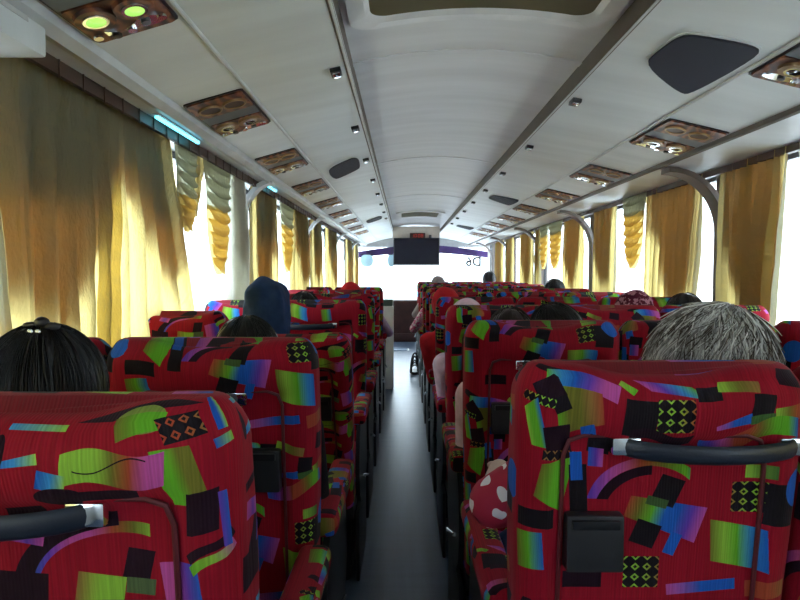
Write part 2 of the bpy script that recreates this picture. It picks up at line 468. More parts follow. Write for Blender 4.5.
# overhead panels each side: inner slope, rounded seam bead, outer slope with service panels
PL = [(-.17, 1.89), (-.49, 1.82), (-.70, 1.76)]
PR = [(.59, 1.89), (.97, 1.82), (1.22, 1.76)]
bm = bmesh.new(); extrude_profile(bm, [(-.185, 1.893), PL[0], PL[1], (-.49, 1.835)], Y0, Y1); struct('ceiling_left', bm, M_PANEL)
bm = bmesh.new(); extrude_profile(bm, [(.605, 1.893), PR[0], PR[1], (.97, 1.835)], Y0, Y1); struct('ceiling_right', bm, M_PANEL)
bm = bmesh.new(); extrude_profile(bm, [(-.492, 1.818), PL[2], (-.70, 1.80)], Y0, Y1); struct('ceiling_outer_left', bm, M_PANEL)
bm = bmesh.new(); extrude_profile(bm, [(.972, 1.818), PR[2], (1.22, 1.80)], Y0, Y1); struct('ceiling_outer_right', bm, M_PANEL)
for i, (x, z) in enumerate(((-.175, 1.889), (-.49, 1.818), (.597, 1.889), (.97, 1.818))):
    bm = bmesh.new(); tube(bm, [(x, Y0, z), (x, Y1 - .1, z)], .006, 8); struct('trim_%d' % (3 + i), bm, M_TRIM, smooth=True)
# side rails under the panels and soffits above the curtains
bm = bmesh.new(); extrude_profile(bm, [(-.695, 1.765), (-.70, 1.742), (-.725, 1.728), (-.75, 1.735), (-.75, 1.79)], Y0, Y1, 1, True); struct('trim_7', bm, M_TRIM, smooth=True)
bm = bmesh.new(); extrude_profile(bm, [(1.215, 1.765), (1.22, 1.745), (1.235, 1.742), (1.245, 1.75), (1.245, 1.79)], Y0, Y1, 1, True); struct('trim_8', bm, M_CHANNEL, smooth=True)
bm = bmesh.new(); box(bm, -1.0, -.75, Y0, Y1, 1.738, 1.76); struct('trim_9', bm, M_PANEL)
bm = bmesh.new(); extrude_profile(bm, [(1.245, 1.752), (1.42, 1.742), (1.65, 1.735), (1.65, 1.77), (1.245, 1.79)], Y0, Y1, 1, True); struct('trim_10', bm, M_PANEL, smooth=True)
# roof skin
bm = bmesh.new(); box(bm, -1.02, 1.67, Y0 - .02, Y1 + .02, 2.03, 2.06); struct('roof', bm, M_WALL)
for s, x0, x1 in (('left', -1.02, -.95), ('right', 1.60, 1.67)):
    bm = bmesh.new()
    box(bm, x0 if s == 'left' else XR, XL if s == 'left' else x1, Y0, Y1, -.05, .88)
    box(bm, x0, x1, Y0, Y1, 1.72, 2.05)
    struct('wall_' + s, bm, M_WALL)
bm = bmesh.new(); box(bm, -1.02, 1.67, Y0 - .05, Y0, -.05, 2.05); struct('wall_back', bm, M_WALL)

# pillars with arched brackets
LP = [1.12, 3.30, 5.5, 7.7, 9.9]
RP = [.95, 2.95, 4.97, 6.92, 8.85, 10.6]
def pillar(side, y, idx):
    bm = bmesh.new()
    if side == 'left':
        x0, x1, sx, xin = -.99, -.90, 1, -.715
    else:
        x0, x1, sx, xin = 1.64, 1.55, -1, 1.27
    hw = .05 if side == 'left' else .062
    box(bm, min(x0, x1), max(x0, x1), y - hw, y + hw, .80, 1.75)
    # curved bracket from post to soffit
    pts = []
    for k in range(13):
        a = k / 12 * math.pi / 2
        rx = abs(xin - x1); rz = .30
        pts.append((x1 + sx * rx * (1 - math.cos(a)), 1.435 + rz * math.sin(a)))
    pts = [(x1, .9)] + pts
    a_, b_ = [], []
    for i, (x, z) in enumerate(pts):
        nx, nz = (pts[min(i + 1, len(pts) - 1)][0] - pts[max(i - 1, 0)][0], pts[min(i + 1, len(pts) - 1)][1] - pts[max(i - 1, 0)][1])
        L = math.hypot(nx, nz); nx, nz = nx / L, nz / L
        ox, oz = sx * nz * .012, -nx * .012 * sx * sx
        a_.append((x + ox, z - abs(nx) * .012)); b_.append((x - ox, z + abs(nx) * .012))
    pr = a_ + b_[::-1]
    extrude_profile(bm, pr, y - hw * .8, y + hw * .8, 1, True)
    struct('trim_%d' % idx, bm, M_TRIM if side == 'left' else M_PILLAR, smooth=True)
i = 20
for y in LP: pillar('left', y, i); i += 1
for y in RP: pillar('right', y, i); i += 1
# windows: one pane with rubber frame per bay
def window(side, y0, y1, n):
    x = GL if side == 'left' else GR
    bm = bmesh.new(); box(bm, x - .004, x + .004, y0, y1, .86, 1.74)
    p = struct('window_%d' % n, bm, M_GLASS)
    bm = bmesh.new()
    for (a, b, c, d) in ((y0, y0 + .03, .86, 1.74), (y1 - .03, y1, .86, 1.74), (y0, y1, .86, .89), (y0, y1, 1.71, 1.74)):
        box(bm, x - .012, x + .012, a, b, c, d)
    struct('window_frame', bm, M_BLACK, p)
n = 1
for a, b in zip([Y0] + LP, LP + [11.2]): window('left', a + .04, b - .04, n); n += 1
for a, b in zip([Y0] + RP, RP + [11.2]): window('right', a + .04, b - .04, n); n += 1
# front wall with windscreen
bm = bmesh.new()
box(bm, -1.02, 1.67, Y1 - .05, Y1, -.05, .72); box(bm, -1.02, 1.67, Y1 - .05, Y1, 1.70, 2.05)
box(bm, -1.02, -.86, Y1 - .05, Y1, .72, 1.7); box(bm, 1.58, 1.67, Y1 - .05, Y1, .72, 1.7)
struct('wall_front', bm, M_WALL)
bm = bmesh.new(); box(bm, -.86, 1.58, Y1 - .03, Y1 - .02, .72, 1.70); ws = struct('window_%d' % n, bm, M_GLASS)
bm = bmesh.new()
pts = []
for k in range(25):
    x = -.86 + 2.44 * k / 24
    u = (x - .36) / 1.22
    pts.append((x, 1.50 + .10 * (1 - abs(u) ** 1.6), 1.615 + .13 * (1 - abs(u) ** 1.6)))
prism(bm, [Vector((x, Y1 - .078, z)) for x, z, z2 in pts] + [Vector((x, Y1 - .078, z2)) for x, z, z2 in pts[::-1]], Vector((0, .012, 0)))
tag(obj_from_bm('sun_strip', bm, M_BAND, smooth=False), 'dark purple tinted sun strip along the top of the windscreen', 'sun strip')
# outside ground
bm = bmesh.new(); box(bm, -60, 60, -60, 80, -1.15, -1.05); struct('ground', bm, M_GROUND)

# left rear soffit box seen at the top left corner
bm = bmesh.new(); box(bm, -.97, -.715, Y0 + .02, 1.22, 1.675, 1.737, .008)
tag(obj_from_bm('duct_cover', bm, M_PANEL), 'short grey duct cover boxed in above the nearest left curtain', 'duct cover')

# curtain rails
bm = bmesh.new(); box(bm, -.812, -.797, 1.24, 11.0, 1.703, 1.737)
for k in range(90): box(bm, -.796, -.793, 1.4 + k * .105, 1.404 + k * .105, 1.695, 1.737)
tag(obj_from_bm('curtain_rail', bm, M_RAIL, smooth=False), 'brown curtain rail with hooks running above the left windows', 'curtain rail')
bm = bmesh.new(); box(bm, 1.488, 1.512, 1.2, 11.0, 1.708, 1.737)
tag(obj_from_bm('curtain_rail', bm, M_RAIL, smooth=False), 'brown curtain rail running above the right windows', 'curtain rail')

# ------------------------------------------------------------------ curtains
def cloth_sheet(side, y0t, y1t, y0b, y1b, z1, z0, folds, amp, xoff=0, vb=None, seed=0, waist=0, nv=30, flare=1.0):
    """a hanging pleated sheet; vb(u) gives the bottom height fraction for shaped hems"""
    xs = -.85 if side == 'left' else 1.5
    sg = 1 if side == 'left' else -1
    folds = int(folds * 1.6 + .5); nu = max(24, folds * 10)
    bm = bmesh.new(); uvl = bm.loops.layers.uv.new('UVMap')
    rnd = random.Random(seed)
    ph = [rnd.uniform(-.5, .5) for _ in range(folds + 3)]
    grid = []
    for j in range(nv + 1):
        v0 = j / nv
        row = []
        for i_ in range(nu + 1):
            u = i_ / nu
            bot = vb(u) if vb else 1.0
            v = v0 * bot
            w = v ** flare
            a = y0t * (1 - w) + y0b * w; b = y1t * (1 - w) + y1b * w
            if waist:
                k = math.exp(-((v - .8) / .09) ** 2) * waist
                mid = (a + b) / 2; a += (mid - a) * k; b += (mid - b) * k
            f = u * folds
            fi = int(f)
            phs = ph[fi] * (1 - (f - fi)) + ph[fi + 1] * (f - fi)
            p1 = math.sin(2 * math.pi * f + phs * 2.2)
            p2 = math.sin(4.7 * math.pi * f + 1 + phs) * .35
            am = amp * (.35 + .65 * min(1, v * 3)) * (.7 + .6 * abs(phs))
            head = math.sin(2 * math.pi * f * 2.6 + phs) * amp * .35 * max(0, 1 - v * 6)
            crum = noise.noise(Vector((y0t * 3 + u * folds * .9, v * 7, seed * 3.1))) * .006
            x = xs + sg * (xoff + am * (p1 + p2) + head + crum)
            y = a + (b - a) * u + math.cos(2 * math.pi * f + phs) * (b - a) / folds * .10
            y += noise.noise(Vector((u * 3, v * 2.5, seed))) * .02 * v
            row.append((bm.verts.new((x, y, z1 + (z0 - z1) * v)), (y, z1 - (z1 - z0) * v)))
        grid.append(row)
    for j in range(nv):
        for i_ in range(nu):
            q = (grid[j][i_], grid[j][i_ + 1], grid[j + 1][i_ + 1], grid[j + 1][i_])
            f = bm.faces.new([t[0] for t in q])
            for lp, t in zip(f.loops, q): lp[uvl].uv = t[1]
    return bm

ZT = 1.736
def curtain(side, y0t, y1t, label, y0b=None, y1b=None, folds=5, amp=.018, lining=None, seed=0, waist=0, mat=None, zb=.78):
    y0b = y0t if y0b is None else y0b; y1b = y1t if y1b is None else y1b
    o = obj_from_bm('curtain', cloth_sheet(side, y0t, y1t, y0b, y1b, ZT, zb, folds, amp, seed=seed, waist=waist), mat or M_CURT)
    tag(o, label, 'curtain', 'curtains on the %s windows' % side)
    if lining:
        pts = lining               # list of (u, depth fraction)
        def vb(u):
            for (a, da), (b, db) in zip(pts, pts[1:]):
                if a <= u <= b:
                    t = (u - a) / (b - a); return da + (db - da) * t
            return pts[-1][1]
        X = .85 if side == 'left' else 1.5
        k1, k2 = .032 * y0t / X, .05 * y0t / X
        k1, k2 = min(k1, (y1t - y0t) * .2), min(k2, (y1t - y0t) * .25)
        obj_from_bm('lining', cloth_sheet(side, y0t + k1, y1t - .01, y0b + k1, y1b - .015, ZT - .006, zb, folds, amp * .8, xoff=-.032, vb=vb, seed=seed), M_LINING if side == 'left' else M_LINING_WARM, o)
        if side == 'left':
            obj_from_bm('light_block_lining', cloth_sheet(side, y0t + k2, y1t - .015, y0b + k2, y1b - .02, ZT - .004, zb, folds, amp * .7, xoff=-.050, vb=lambda u: .33 * max(.2, min(1, vb(u) * 2)), seed=seed + 1), M_LIGHT_BLOCK, o)  # unseen layer added to block window light behind the curtain top
    return o

def swag(side, y0, y1, zlow, label, tiers=7, seed=0, split=.35):
    """jabot: cascading curved folds tapering to a rounded point"""
    xs = -.835 if side == 'left' else 1.485
    sg = 1 if side == 'left' else -1
    yc = (y0 + y1) / 2; hw = (y1 - y0) / 2
    root = None
    def env(v): return hw * (1.0 - .25 * smooth_step(0, .7, v)) * math.sqrt(max(.02, 1 - max(0, (v - .5) / .52) ** 2.4))
    ncut = max(1, int(tiers * split + .5))
    for part in (0, 1):
        bm = bmesh.new(); uvl = bm.loops.layers.uv.new('UVMap')
        nv, nu = 10, 20
        for k in (range(ncut) if part == 0 else range(ncut, tiers)):
            v0, v1 = max(0, (k - .35) / tiers), (k + 1.0) / tiers
            g = []
            for j in range(nv + 1):
                t = j / nv
                row = []
                for i_ in range(nu + 1):
                    u = -1 + 2 * i_ / nu
                    v = v0 + (v1 - v0) * t * (1 - .30 * u * u)
                    w = env(min(1, v0 + (v1 - v0) * t)) * (1 - .06 * t)
                    x = xs + sg * (.004 + .020 * t ** 1.3 * (1 - .35 * u * u) + .004 * math.sin(t * 5 + k))
                    z = ZT - (ZT - zlow) * v
                    row.append((bm.verts.new((x, yc + u * w, z)), (yc + u * w, z)))
                g.append(row)
            for j in range(nv):
                for i_ in range(nu):
                    q = (g[j][i_], g[j][i_ + 1], g[j + 1][i_ + 1], g[j + 1][i_])
                    f = bm.faces.new([t_[0] for t_ in q])
                    for lp, t_ in zip(f.loops, q): lp[uvl].uv = t_[1]
        # continuous backing cloth behind the folds of this half
        va, vb_ = (0, ncut / tiers) if part == 0 else (ncut / tiers - .02, 1.0)
        g = []
        for j in range(25):
            v = va + (vb_ - va) * j / 24
            g.append([(bm.verts.new((xs + sg * (.000 + .003 * math.sin(u * 7 + v * 9)), yc + u * env(v) * 1.03, ZT - (ZT - zlow) * v)), (yc + u * env(v), ZT - (ZT - zlow) * v)) for u in [-1 + 2 * q_ / 12 for q_ in range(13)]])
        for j in range(24):
            for i_ in range(12):
                q = (g[j][i_], g[j][i_ + 1], g[j + 1][i_ + 1], g[j + 1][i_])
                f = bm.faces.new([t_[0] for t_ in q])
                for lp, t_ in zip(f.loops, q): lp[uvl].uv = t_[1]
        if part == 0:
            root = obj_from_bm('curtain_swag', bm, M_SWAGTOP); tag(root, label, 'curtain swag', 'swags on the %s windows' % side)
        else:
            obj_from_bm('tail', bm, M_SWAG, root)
    return root

def dl(px): return 510 / (404 - px)
def dr(px): return 900 / (px - 404)
# left side, from near to far
curtain('left', -.2, 1.16, 'wide gold curtain hanging at the very near end of the left side', folds=7, seed=1, lining=[(0, .4), (1, .4)])
curtain('left', 1.19, 1.80, 'large gold brown curtain with lifted fold nearest on the left', y0b=1.27, y1b=1.74, folds=4, amp=.022, seed=2,
        lining=[(0, .62), (.2, .55), (.45, .72), (.7, .55), (1, .35)])
curtain('left', 1.70, 2.20, 'large gold brown curtain flaring out beside the near left bright window', y0b=1.62, y1b=2.58, folds=4, amp=.02, seed=3,
        lining=[(0, .22), (.3, .28), (.5, .42), (.75, .62), (.9, .5), (1, .45)])
swag('left', 2.20, 2.42, 1.40, 'narrow grey gold pleated swag tucked behind the big near left curtain', 8, split=.6)
curtain('left', 2.42, 2.60, 'thin sage cloth strip hanging between the two near left swags', y0b=2.42, y1b=2.46, folds=2, amp=.012, zb=1.47, seed=4, lining=[(0, .8), (1, .8)])
swag('left', 2.52, 2.88, 1.235, 'long gold scalloped swag pointing down over the near left bright window', 9, split=.42)
curtain('left', 2.90, 3.20, 'narrow grey striped curtain tied at its foot beside first left pillar', folds=5, amp=.032, seed=5, waist=.6, mat=M_SHEER, lining=[(0, .4), (.5, .5), (1, .4)])
curtain('left', dl(250), dl(278), 'brown gold curtain just beyond the first left arched pillar', folds=5, seed=6, lining=[(0, .75), (.6, .72), (.75, .4), (1, .45)])
swag('left', dl(278), dl(291), 1.24, 'gold swag in the second left window beyond the blue hood', 8)
curtain('left', dl(290), dl(308.5), 'brown gold curtain before the second left arched pillar', folds=6, seed=7, lining=[(0, .35), (.3, .4), (.6, .62), (1, .6)])
curtain('left', dl(311), dl(322), 'gold curtain just beyond the second left arched pillar', folds=5, seed=8, lining=[(0, .5), (.6, .66), (1, .3)])
curtain('left', dl(325.5), dl(337), 'gold brown curtain before the third left arched pillar', folds=6, seed=9, lining=[(0, .3), (.5, .6), (1, .7)])
curtain('left', dl(346), dl(352), 'narrow brown curtain bunch near the front left end', folds=5, seed=10, waist=.5, lining=[(0, .9), (1, .9)])
curtain('left', dl(354), dl(358), 'last brown curtain bunch at the front left door', folds=5, seed=11, waist=.4, lining=[(0, .9), (1, .9)])
# right side
curtain('right', -.2, 1.3, 'wide gold curtain hanging at the very near end of the right side', folds=8, seed=20, lining=[(0, .4), (1, .4)])
curtain('right', 1.75, 2.33, 'pale sheer curtain gathered to the side at the right picture edge', y0b=1.5, y1b=2.12, folds=6, seed=21, mat=M_SHEER, lining=[(0, .5), (.8, .3), (1, .2)])
curtain('right', 2.36, dr(718), 'brown gold pleated curtain on the near side of the nearest right pillar', y0b=2.44, y1b=dr(720), folds=5, amp=.022, seed=22,
        lining=[(0, .70), (.3, .78), (.6, .70), (.85, .55), (1, .35)])
curtain('right', dr(702), dr(643), 'wide gold curtain just beyond the nearest right pillar', y0b=dr(692), y1b=dr(643), folds=6, amp=.02, seed=23,
        lining=[(0, .6), (.3, .75), (.55, .68), (.75, .3), (1, .28)])
swag('right', dr(646), dr(624), 1.265, 'sage and gold swag between the two wide right curtains', 7)
curtain('right', dr(615), dr(592), 'gold brown curtain beside the second right pillar', folds=5, seed=24, lining=[(0, .55), (.3, .62), (.7, .6), (1, .35)])
curtain('right', dr(583), dr(562), 'gold curtain with a pointed brown lining beyond the second right pillar', folds=5, seed=25, lining=[(0, .35), (.5, .75), (1, .35)])
swag('right', dr(563), dr(550), 1.27, 'larger gold swag in the third right window', 7)
swag('right', dr(549), dr(541), 1.27, 'smaller gold swag in the third right window', 7)
curtain('right', dr(540), dr(535), 'narrow brown curtain just before the third right pillar', folds=4, seed=26, lining=[(0, .5), (1, .5)])
curtain('right', dr(533), dr(520), 'gold brown curtain just beyond the third right pillar', folds=6, seed=27, lining=[(0, .6), (.5, .7), (1, .3)])
curtain('right', dr(513), dr(505), 'brown curtain before the front right end', folds=6, seed=28, waist=.3, lining=[(0, .9), (1, .9)])
curtain('right', dr(503), dr(495), 'last brown curtain bunch at the front right end', folds=6, seed=29, waist=.3, lining=[(0, .9), (1, .9)])

# ------------------------------------------------------------------ overhead fittings
def slope_frame(a, b):
    """x axis from outer a to inner b, normal pointing down into the cabin"""
    A_, B_ = Vector((a[0], 0, a[1])), Vector((b[0], 0, b[1]))
    ux = (B_ - A_); L = ux.length; ux.normalize()
    nz = Vector((0, 1, 0)).cross(ux)
    if nz.z > 0: nz = -nz
    return A_, ux, nz, L

def disc(bm, c, ux, uy, n, r0, r1, h, seg=24, ry=1.0):
    """ring (r0>0) or disc, standing h off the plane"""
    c = Vector(c)
    def ring(r, z): return [bm.verts.new(c + ux * (r * math.cos(t)) + uy * (r * ry * math.sin(t)) + n * z) for t in [2 * math.pi * k / seg for k in range(seg)]]
    o0, o1 = ring(r1, 0), ring(r1 * .96, h)
    def bridge(a, b):
        for k in range(seg): bm.faces.new((a[k], a[(k + 1) % seg], b[(k + 1) % seg], b[k]))
    bridge(o0, o1)
    if r0 > 0:
        i1, i0 = ring(r0, h), ring(r0 * .96, 0)
        bridge(o1, i1); bridge(i1, i0)
    else: bm.faces.new(o1)

def service_panel(side, label, lit):
    a, b = ((PL[2], PL[1]) if side == 'left' else (PR[2], PR[1]))
    O, ux, nn, L = slope_frame(a, b)
    uy = Vector((0, 1, 0))
    root = thing('service_panel', label, 'service panel', (0, 0, 0), 'reading light and vent panels above the %s seats' % side)
    P = lambda s, t, h=0: O + ux * s + uy * t + nn * h
    def slab(s0, s1, t0, t1, h0, h1, rd=.012):
        bm = bmesh.new()
        pts = [P(s0, t0, h0), P(s1, t0, h0), P(s1, t1, h0), P(s0, t1, h0)]
        # rounded corners
        q = []
        for i_ in range(4):
            p0, p1, p2 = pts[i_ - 1], pts[i_], pts[(i_ + 1) % 4]
            q += [p1 + (p0 - p1).normalized() * rd, p1 + ((p0 - p1).normalized() + (p2 - p1).normalized()) * rd * .3, p1 + (p2 - p1).normalized() * rd]
        prism(bm, q, nn * (h1 - h0)); return bm
    e = .012
    obj_from_bm('bezel', slab(e, L - e, -.205, .205, 0, .005), M_BLACK, root, False)
    obj_from_bm('air_plate', slab(e + .006, L - e - .006, -.199, -.045, .005, .010), M_WOOD, root, False)
    obj_from_bm('centre_strip', slab(e + .006, L - e - .006, -.042, .040, .005, .008, .004), M_SLATE, root, False)
    lp = obj_from_bm('lamp_plate', slab(e + .006, L - e - .006, .043, .199, .005, .010), M_WOOD, root, False)
    for s in (.33, .70):
        bm = bmesh.new(); disc(bm, P(L * s, -.118, .010), ux, uy, nn, .033, .040, .006); av = obj_from_bm('air_vent', bm, M_BRONZE, root)
        bm = bmesh.new(); disc(bm, P(L * s, -.118, .010), ux, uy, nn, 0, .033, .003); obj_from_bm('nozzle', bm, M_BROWN, av)
    for s in (.30, .68):
        bm = bmesh.new(); disc(bm, P(L * s, .092, .010), ux, uy, nn, .027, .042, .008); r_ = obj_from_bm('lamp_ring', bm, M_WOOD if lit else M_BRONZE, root)
        bm = bmesh.new(); ellipsoid(bm, P(L * s, .092, .012), (.021, .021, .008), 3); obj_from_bm('lens', bm, M_LAMP if lit else M_DARKLENS, r_)
        bm = bmesh.new(); disc(bm, P(L * s, .092, .010), ux, uy, nn, .020, .027, .011); obj_from_bm('lens_ring', bm, M_CHROME, r_)
    bm = bmesh.new()
    q = []
    for k in range(13):
        t = k / 12; q.append(P(L * (.25 + .60 * t), .150 + .016 * math.sin(t * 6.3), .0105))
    for k in range(13):
        t = 1 - k / 12; q.append(P(L * (.25 + .60 * t), .172 - .006 * math.sin(t * 6.3), .0105))
    prism(bm, q, nn * .003)
    obj_from_bm('silver_inlay', bm, M_CHROME, root, False)
    for k in range(5):
        bm = bmesh.new(); disc(bm, P(L * (.16 + .17 * k), .163 + .012 * math.sin(k * 1.3), .0135), ux, uy, nn, .0, .0105, .005, 16)
        obj_from_bm('button', bm, M_BLACK if k % 2 else M_CHROME, root)
    return root
ordn = ['nearest', 'second', 'third', 'fourth', 'fifth', 'sixth', 'seventh', 'eighth', 'ninth', 'tenth', 'eleventh', 'twelfth']
lit = service_panel('left', 'burl wood service panel with two lit green reading lamps, nearest on the left', True)
lit.location.y = 1.16
u0 = service_panel('left', 'burl wood service panel with unlit lamps, second in line above the left seats', False); u0.location.y = 2.085
for k, y in enumerate((2.98, 3.88, 4.78, 5.68, 6.6, 7.5, 8.4)):
    dup(u0, (0, y, 0), 'burl wood service panel with unlit lamps, %s in line above the left seats' % ordn[k + 2])
u1 = service_panel('right', 'burl wood service panel cut by the right picture edge, nearest above the right seats', False); u1.location.y = 1.55
for k, y in enumerate((2.46, 3.41, 4.35, 5.28, 6.2, 7.1, 8.0, 8.9)):
    dup(u1, (0, y, 0), 'burl wood service panel, %s in line above the right seats' % ordn[k + 1])

# speakers flush in the inner slopes
def speaker(side, y, label):
    a, b = (PL[1], PL[0]) if side == 'left' else (PR[1], PR[0])
    O, ux, nn, L = slope_frame(a, b)
    uy = Vector((0, 1, 0))
    root = thing('ceiling_speaker', label, 'speaker', (0, y, 0), 'loudspeakers in the overhead panels')
    shp = [(.20, -.10), (.14, .07), (.17, .24), (.24, .27), (.68, .10), (.72, .03), (.75, -.16), (.70, -.24), (.60, -.24)]
    if side == 'right': shp = [(.68, .03), (.69, -.06), (.665, -.19), (.55, -.205), (.16, -.205), (.08, -.16), (.115, .18), (.19, .205)]
    def outline(k):
        c = Vector((sum(s for s, t in shp) / len(shp), sum(t for s, t in shp) / len(shp)))
        P2 = [Vector((c.x + (s - c.x) * k, c.y + (t - c.y) * k)) for s, t in shp]
        P2 = chaikin(P2, 2)
        return [O + ux * (L * p.x) + uy * p.y for p in P2]
    bm = bmesh.new(); prism(bm, outline(1.05), nn * .004); obj_from_bm('surround', bm, M_PANEL, root, False)
    bm = bmesh.new(); prism(bm, [p + nn * .004 for p in outline(1.0)], nn * .006); obj_from_bm('grille', bm, M_NAVY, root, False)
    return root
for side, y, lab in (('right', 1.78, 'large dark rounded speaker nearest in the right overhead panel'), ('right', 5.07, 'dark speaker second in the right overhead panel'),
                     ('right', 8.2, 'dark speaker far along the right overhead panel'), ('left', 3.52, 'dark speaker nearest in the left overhead panel'),
                     ('left', 7.0, 'dark speaker far along the left overhead panel')):
    speaker(side, y, lab)

# small square lamps along the edges of the inner slopes
def edge_lamp(side, y, k):
    lab = 'small square chrome switch lamp, %s along the %s ceiling edge' % (ordn[k], side)
    x = -.215 if side == 'left' else .635; z = 1.879
    root = thing('edge_lamp', lab, 'lamp', (x, y, z), 'small lamps along the %s ceiling edge' % side)
    root.rotation_euler = (0, R(-12.3) if side == 'left' else R(10.4), 0)
    bm = bmesh.new(); box(bm, -.017, .017, -.03, .03, -.012, .004, .003); obj_from_bm('housing', bm, M_BLACK, root)
    bm = bmesh.new(); box(bm, -.011, .011, -.022, .022 if side == 'left' else .0, -.016, -.011, .002); obj_from_bm('lens', bm, M_CHROME, root)
for k in range(8): edge_lamp('left', 1.92 + k * .75, k)
for k in range(8): edge_lamp('right', 2.26 + k * .82, k)

# cyan strip lights over the left curtains
for y0, y1, lab in ((1.88, 2.26, 'glowing cyan strip light above the near left curtains'), (3.42, 3.62, 'short glowing cyan strip light beyond the first left arched pillar')):
    root = thing('strip_light', lab, 'strip light', (-.768, (y0 + y1) / 2, 1.737))
    bm = bmesh.new(); box(bm, -.010, .010, -(y1 - y0) / 2 - .01, (y1 - y0) / 2 + .01, -.006, 0, .002); obj_from_bm('base', bm, M_WHITE, root)
    bm = bmesh.new(); box(bm, -.006, .006, -(y1 - y0) / 2, (y1 - y0) / 2, -.014, -.006, .003); obj_from_bm('diffuser', bm, M_LED, root)

# roof hatches
def hatch(y0, y1, x0, x1, label, fr=.06):
    root = thing('roof_hatch', label, 'roof hatch', (0, 0, 0))
    def rr(ins, rad, n=8):
        a, b, c, d = x0 + ins, x1 - ins, y0 + ins, y1 - ins
        out = []
        for cx, cy, s in ((b - rad, d - rad, 0), (a + rad, d - rad, 1), (a + rad, c + rad, 2), (b - rad, c + rad, 3)):
            for k in range(n + 1):
                t = (s + k / n) * math.pi / 2
                out.append((cx + rad * math.cos(t), cy + rad * math.sin(t)))
        res = []
        for i_ in range(len(out)):      # subdivide so that the frame follows the arch
            p, q = out[i_], out[(i_ + 1) % len(out)]
            m_ = max(1, int(math.hypot(q[0] - p[0], q[1] - p[1]) / .05))
            m_ = 12 if m_ > 1 else 1
            for k in range(m_): res.append((p[0] + (q[0] - p[0]) * k / m_, p[1] + (q[1] - p[1]) * k / m_))
        return res
    o, i1, i2 = rr(0, .07), rr(fr * .75, .055), rr(fr, .05)
    bm = bmesh.new()
    R_ = [[bm.verts.new((x, y, arch_z(x) + dz)) for x, y in ring] for ring, dz in ((o, .0), (o, -.016), (i1, -.020), (i2, -.006))]
    for A_, B_ in zip(R_, R_[1:]):
        for k in range(len(A_)): bm.faces.new((A_[k], A_[(k + 1) % len(A_)], B_[(k + 1) % len(A_)], B_[k]))
    obj_from_bm('frame', bm, M_WHITE, root)
    bm = bmesh.new()
    nx = 16
    xa, xb, ya, yb = x0 + fr * .8, x1 - fr * .8, y0 + fr * .8, y1 - fr * .8
    extrude_profile(bm, [(xa + (xb - xa) * k / nx, arch_z(xa + (xb - xa) * k / nx) - .008) for k in range(nx + 1)], ya, yb)
    obj_from_bm('lid', bm, M_HATCH, root)
    return root
hatch(.85, 1.76, -.15, .57, 'large white framed roof hatch with olive lid above the camera')
hatch(7.3, 8.1, -.10, .50, 'far slim roof hatch in front of the television', .07)

# ------------------------------------------------------------------ front end
tv = thing('television', 'black flat television hung from the ceiling at the front', 'television', (.192, 9.3, 1.55))
bm = bmesh.new(); box(bm, -.355, .355, -.025, .035, -.21, .21, .008); obj_from_bm('casing', bm, M_BLACK, tv)
bm = bmesh.new(); box(bm, -.335, .335, -.029, -.025, -.185, .195); obj_from_bm('screen', bm, M_SCREEN, tv, False)
bm = bmesh.new(); box(bm, -.10, .10, .035, .16, -.1, .1, .004); box(bm, -.05, .05, .12, .16, .05, .22, .004); obj_from_bm('bracket', bm, M_METAL, tv)
hd = thing('header_box', 'cream header box under the ceiling above the television', 'header', (.19, 9.45, 1.78))
bm = bmesh.new(); box(bm, -.37, .37, -.02, .2, -.03, .165, .01); obj_from_bm('cover', bm, simple('cream_header', (.68, .60, .52), .5), hd)
bm = bmesh.new(); box(bm, .20, .24, -.05, -.02, -.015, .035, .008); obj_from_bm('camera_eye', bm, M_BLACK, hd)
ck = thing('digital_clock', 'small dark digital clock with red digits above the television', 'clock', (.21, 9.40, 1.79))
bm = bmesh.new(); box(bm, -.12, .12, -.03, .025, -.035, .05, .006); obj_from_bm('case', bm, M_BROWN, ck)
SEG = {'1': 'bc', '2': 'abged', '0': 'abcdef', '8': 'abcdefg'}
for i_, ch in enumerate('1008'):
    bm = bmesh.new(); x = -.075 + i_ * .045 + (.01 if i_ > 1 else 0); w, h = .013, .024
    for s in SEG[ch]:
        c = {'a': (0, h), 'g': (0, 0), 'd': (0, -h), 'b': (w, h / 2), 'c': (w, -h / 2), 'f': (-w, h / 2), 'e': (-w, -h / 2)}[s]
        hw, hh = (w * .8, .0035) if s in 'agd' else (.0035, h * .42)
        box(bm, x + c[0] - hw, x + c[0] + hw, -.034, -.030, .008 + c[1] - hh, .008 + c[1] + hh)
    obj_from_bm('digit', bm, M_REDLED, ck, False)

def text_obj(name, body, size, loc, rot, mat, ext=.003):
    cu = bpy.data.curves.new(name, 'FONT'); cu.body = body; cu.size = size; cu.extrude = ext; cu.offset = .006; cu.align_x = 'CENTER'; cu.align_y = 'CENTER'
    t_ = bpy.data.objects.new(name, cu); COL.objects.link(t_)
    me = bpy.data.meshes.new_from_object(t_.evaluated_get(bpy.context.evaluated_depsgraph_get()))
    bpy.data.objects.remove(t_); me.name = name; me.materials.clear(); me.materials.append(mat)
    o = bpy.data.objects.new(name, me); o.location = loc; o.rotation_euler = rot; link(o)
    return o
# route sign faces the street, so it reads mirrored from inside
tag(text_obj('route_letters', 'D6', .24, (1.32, Y1 - .045, 1.42), (R(90), 0, R(180)), M_BLACK), 'black letters D6 stuck on the windscreen reading mirrored', 'lettering')

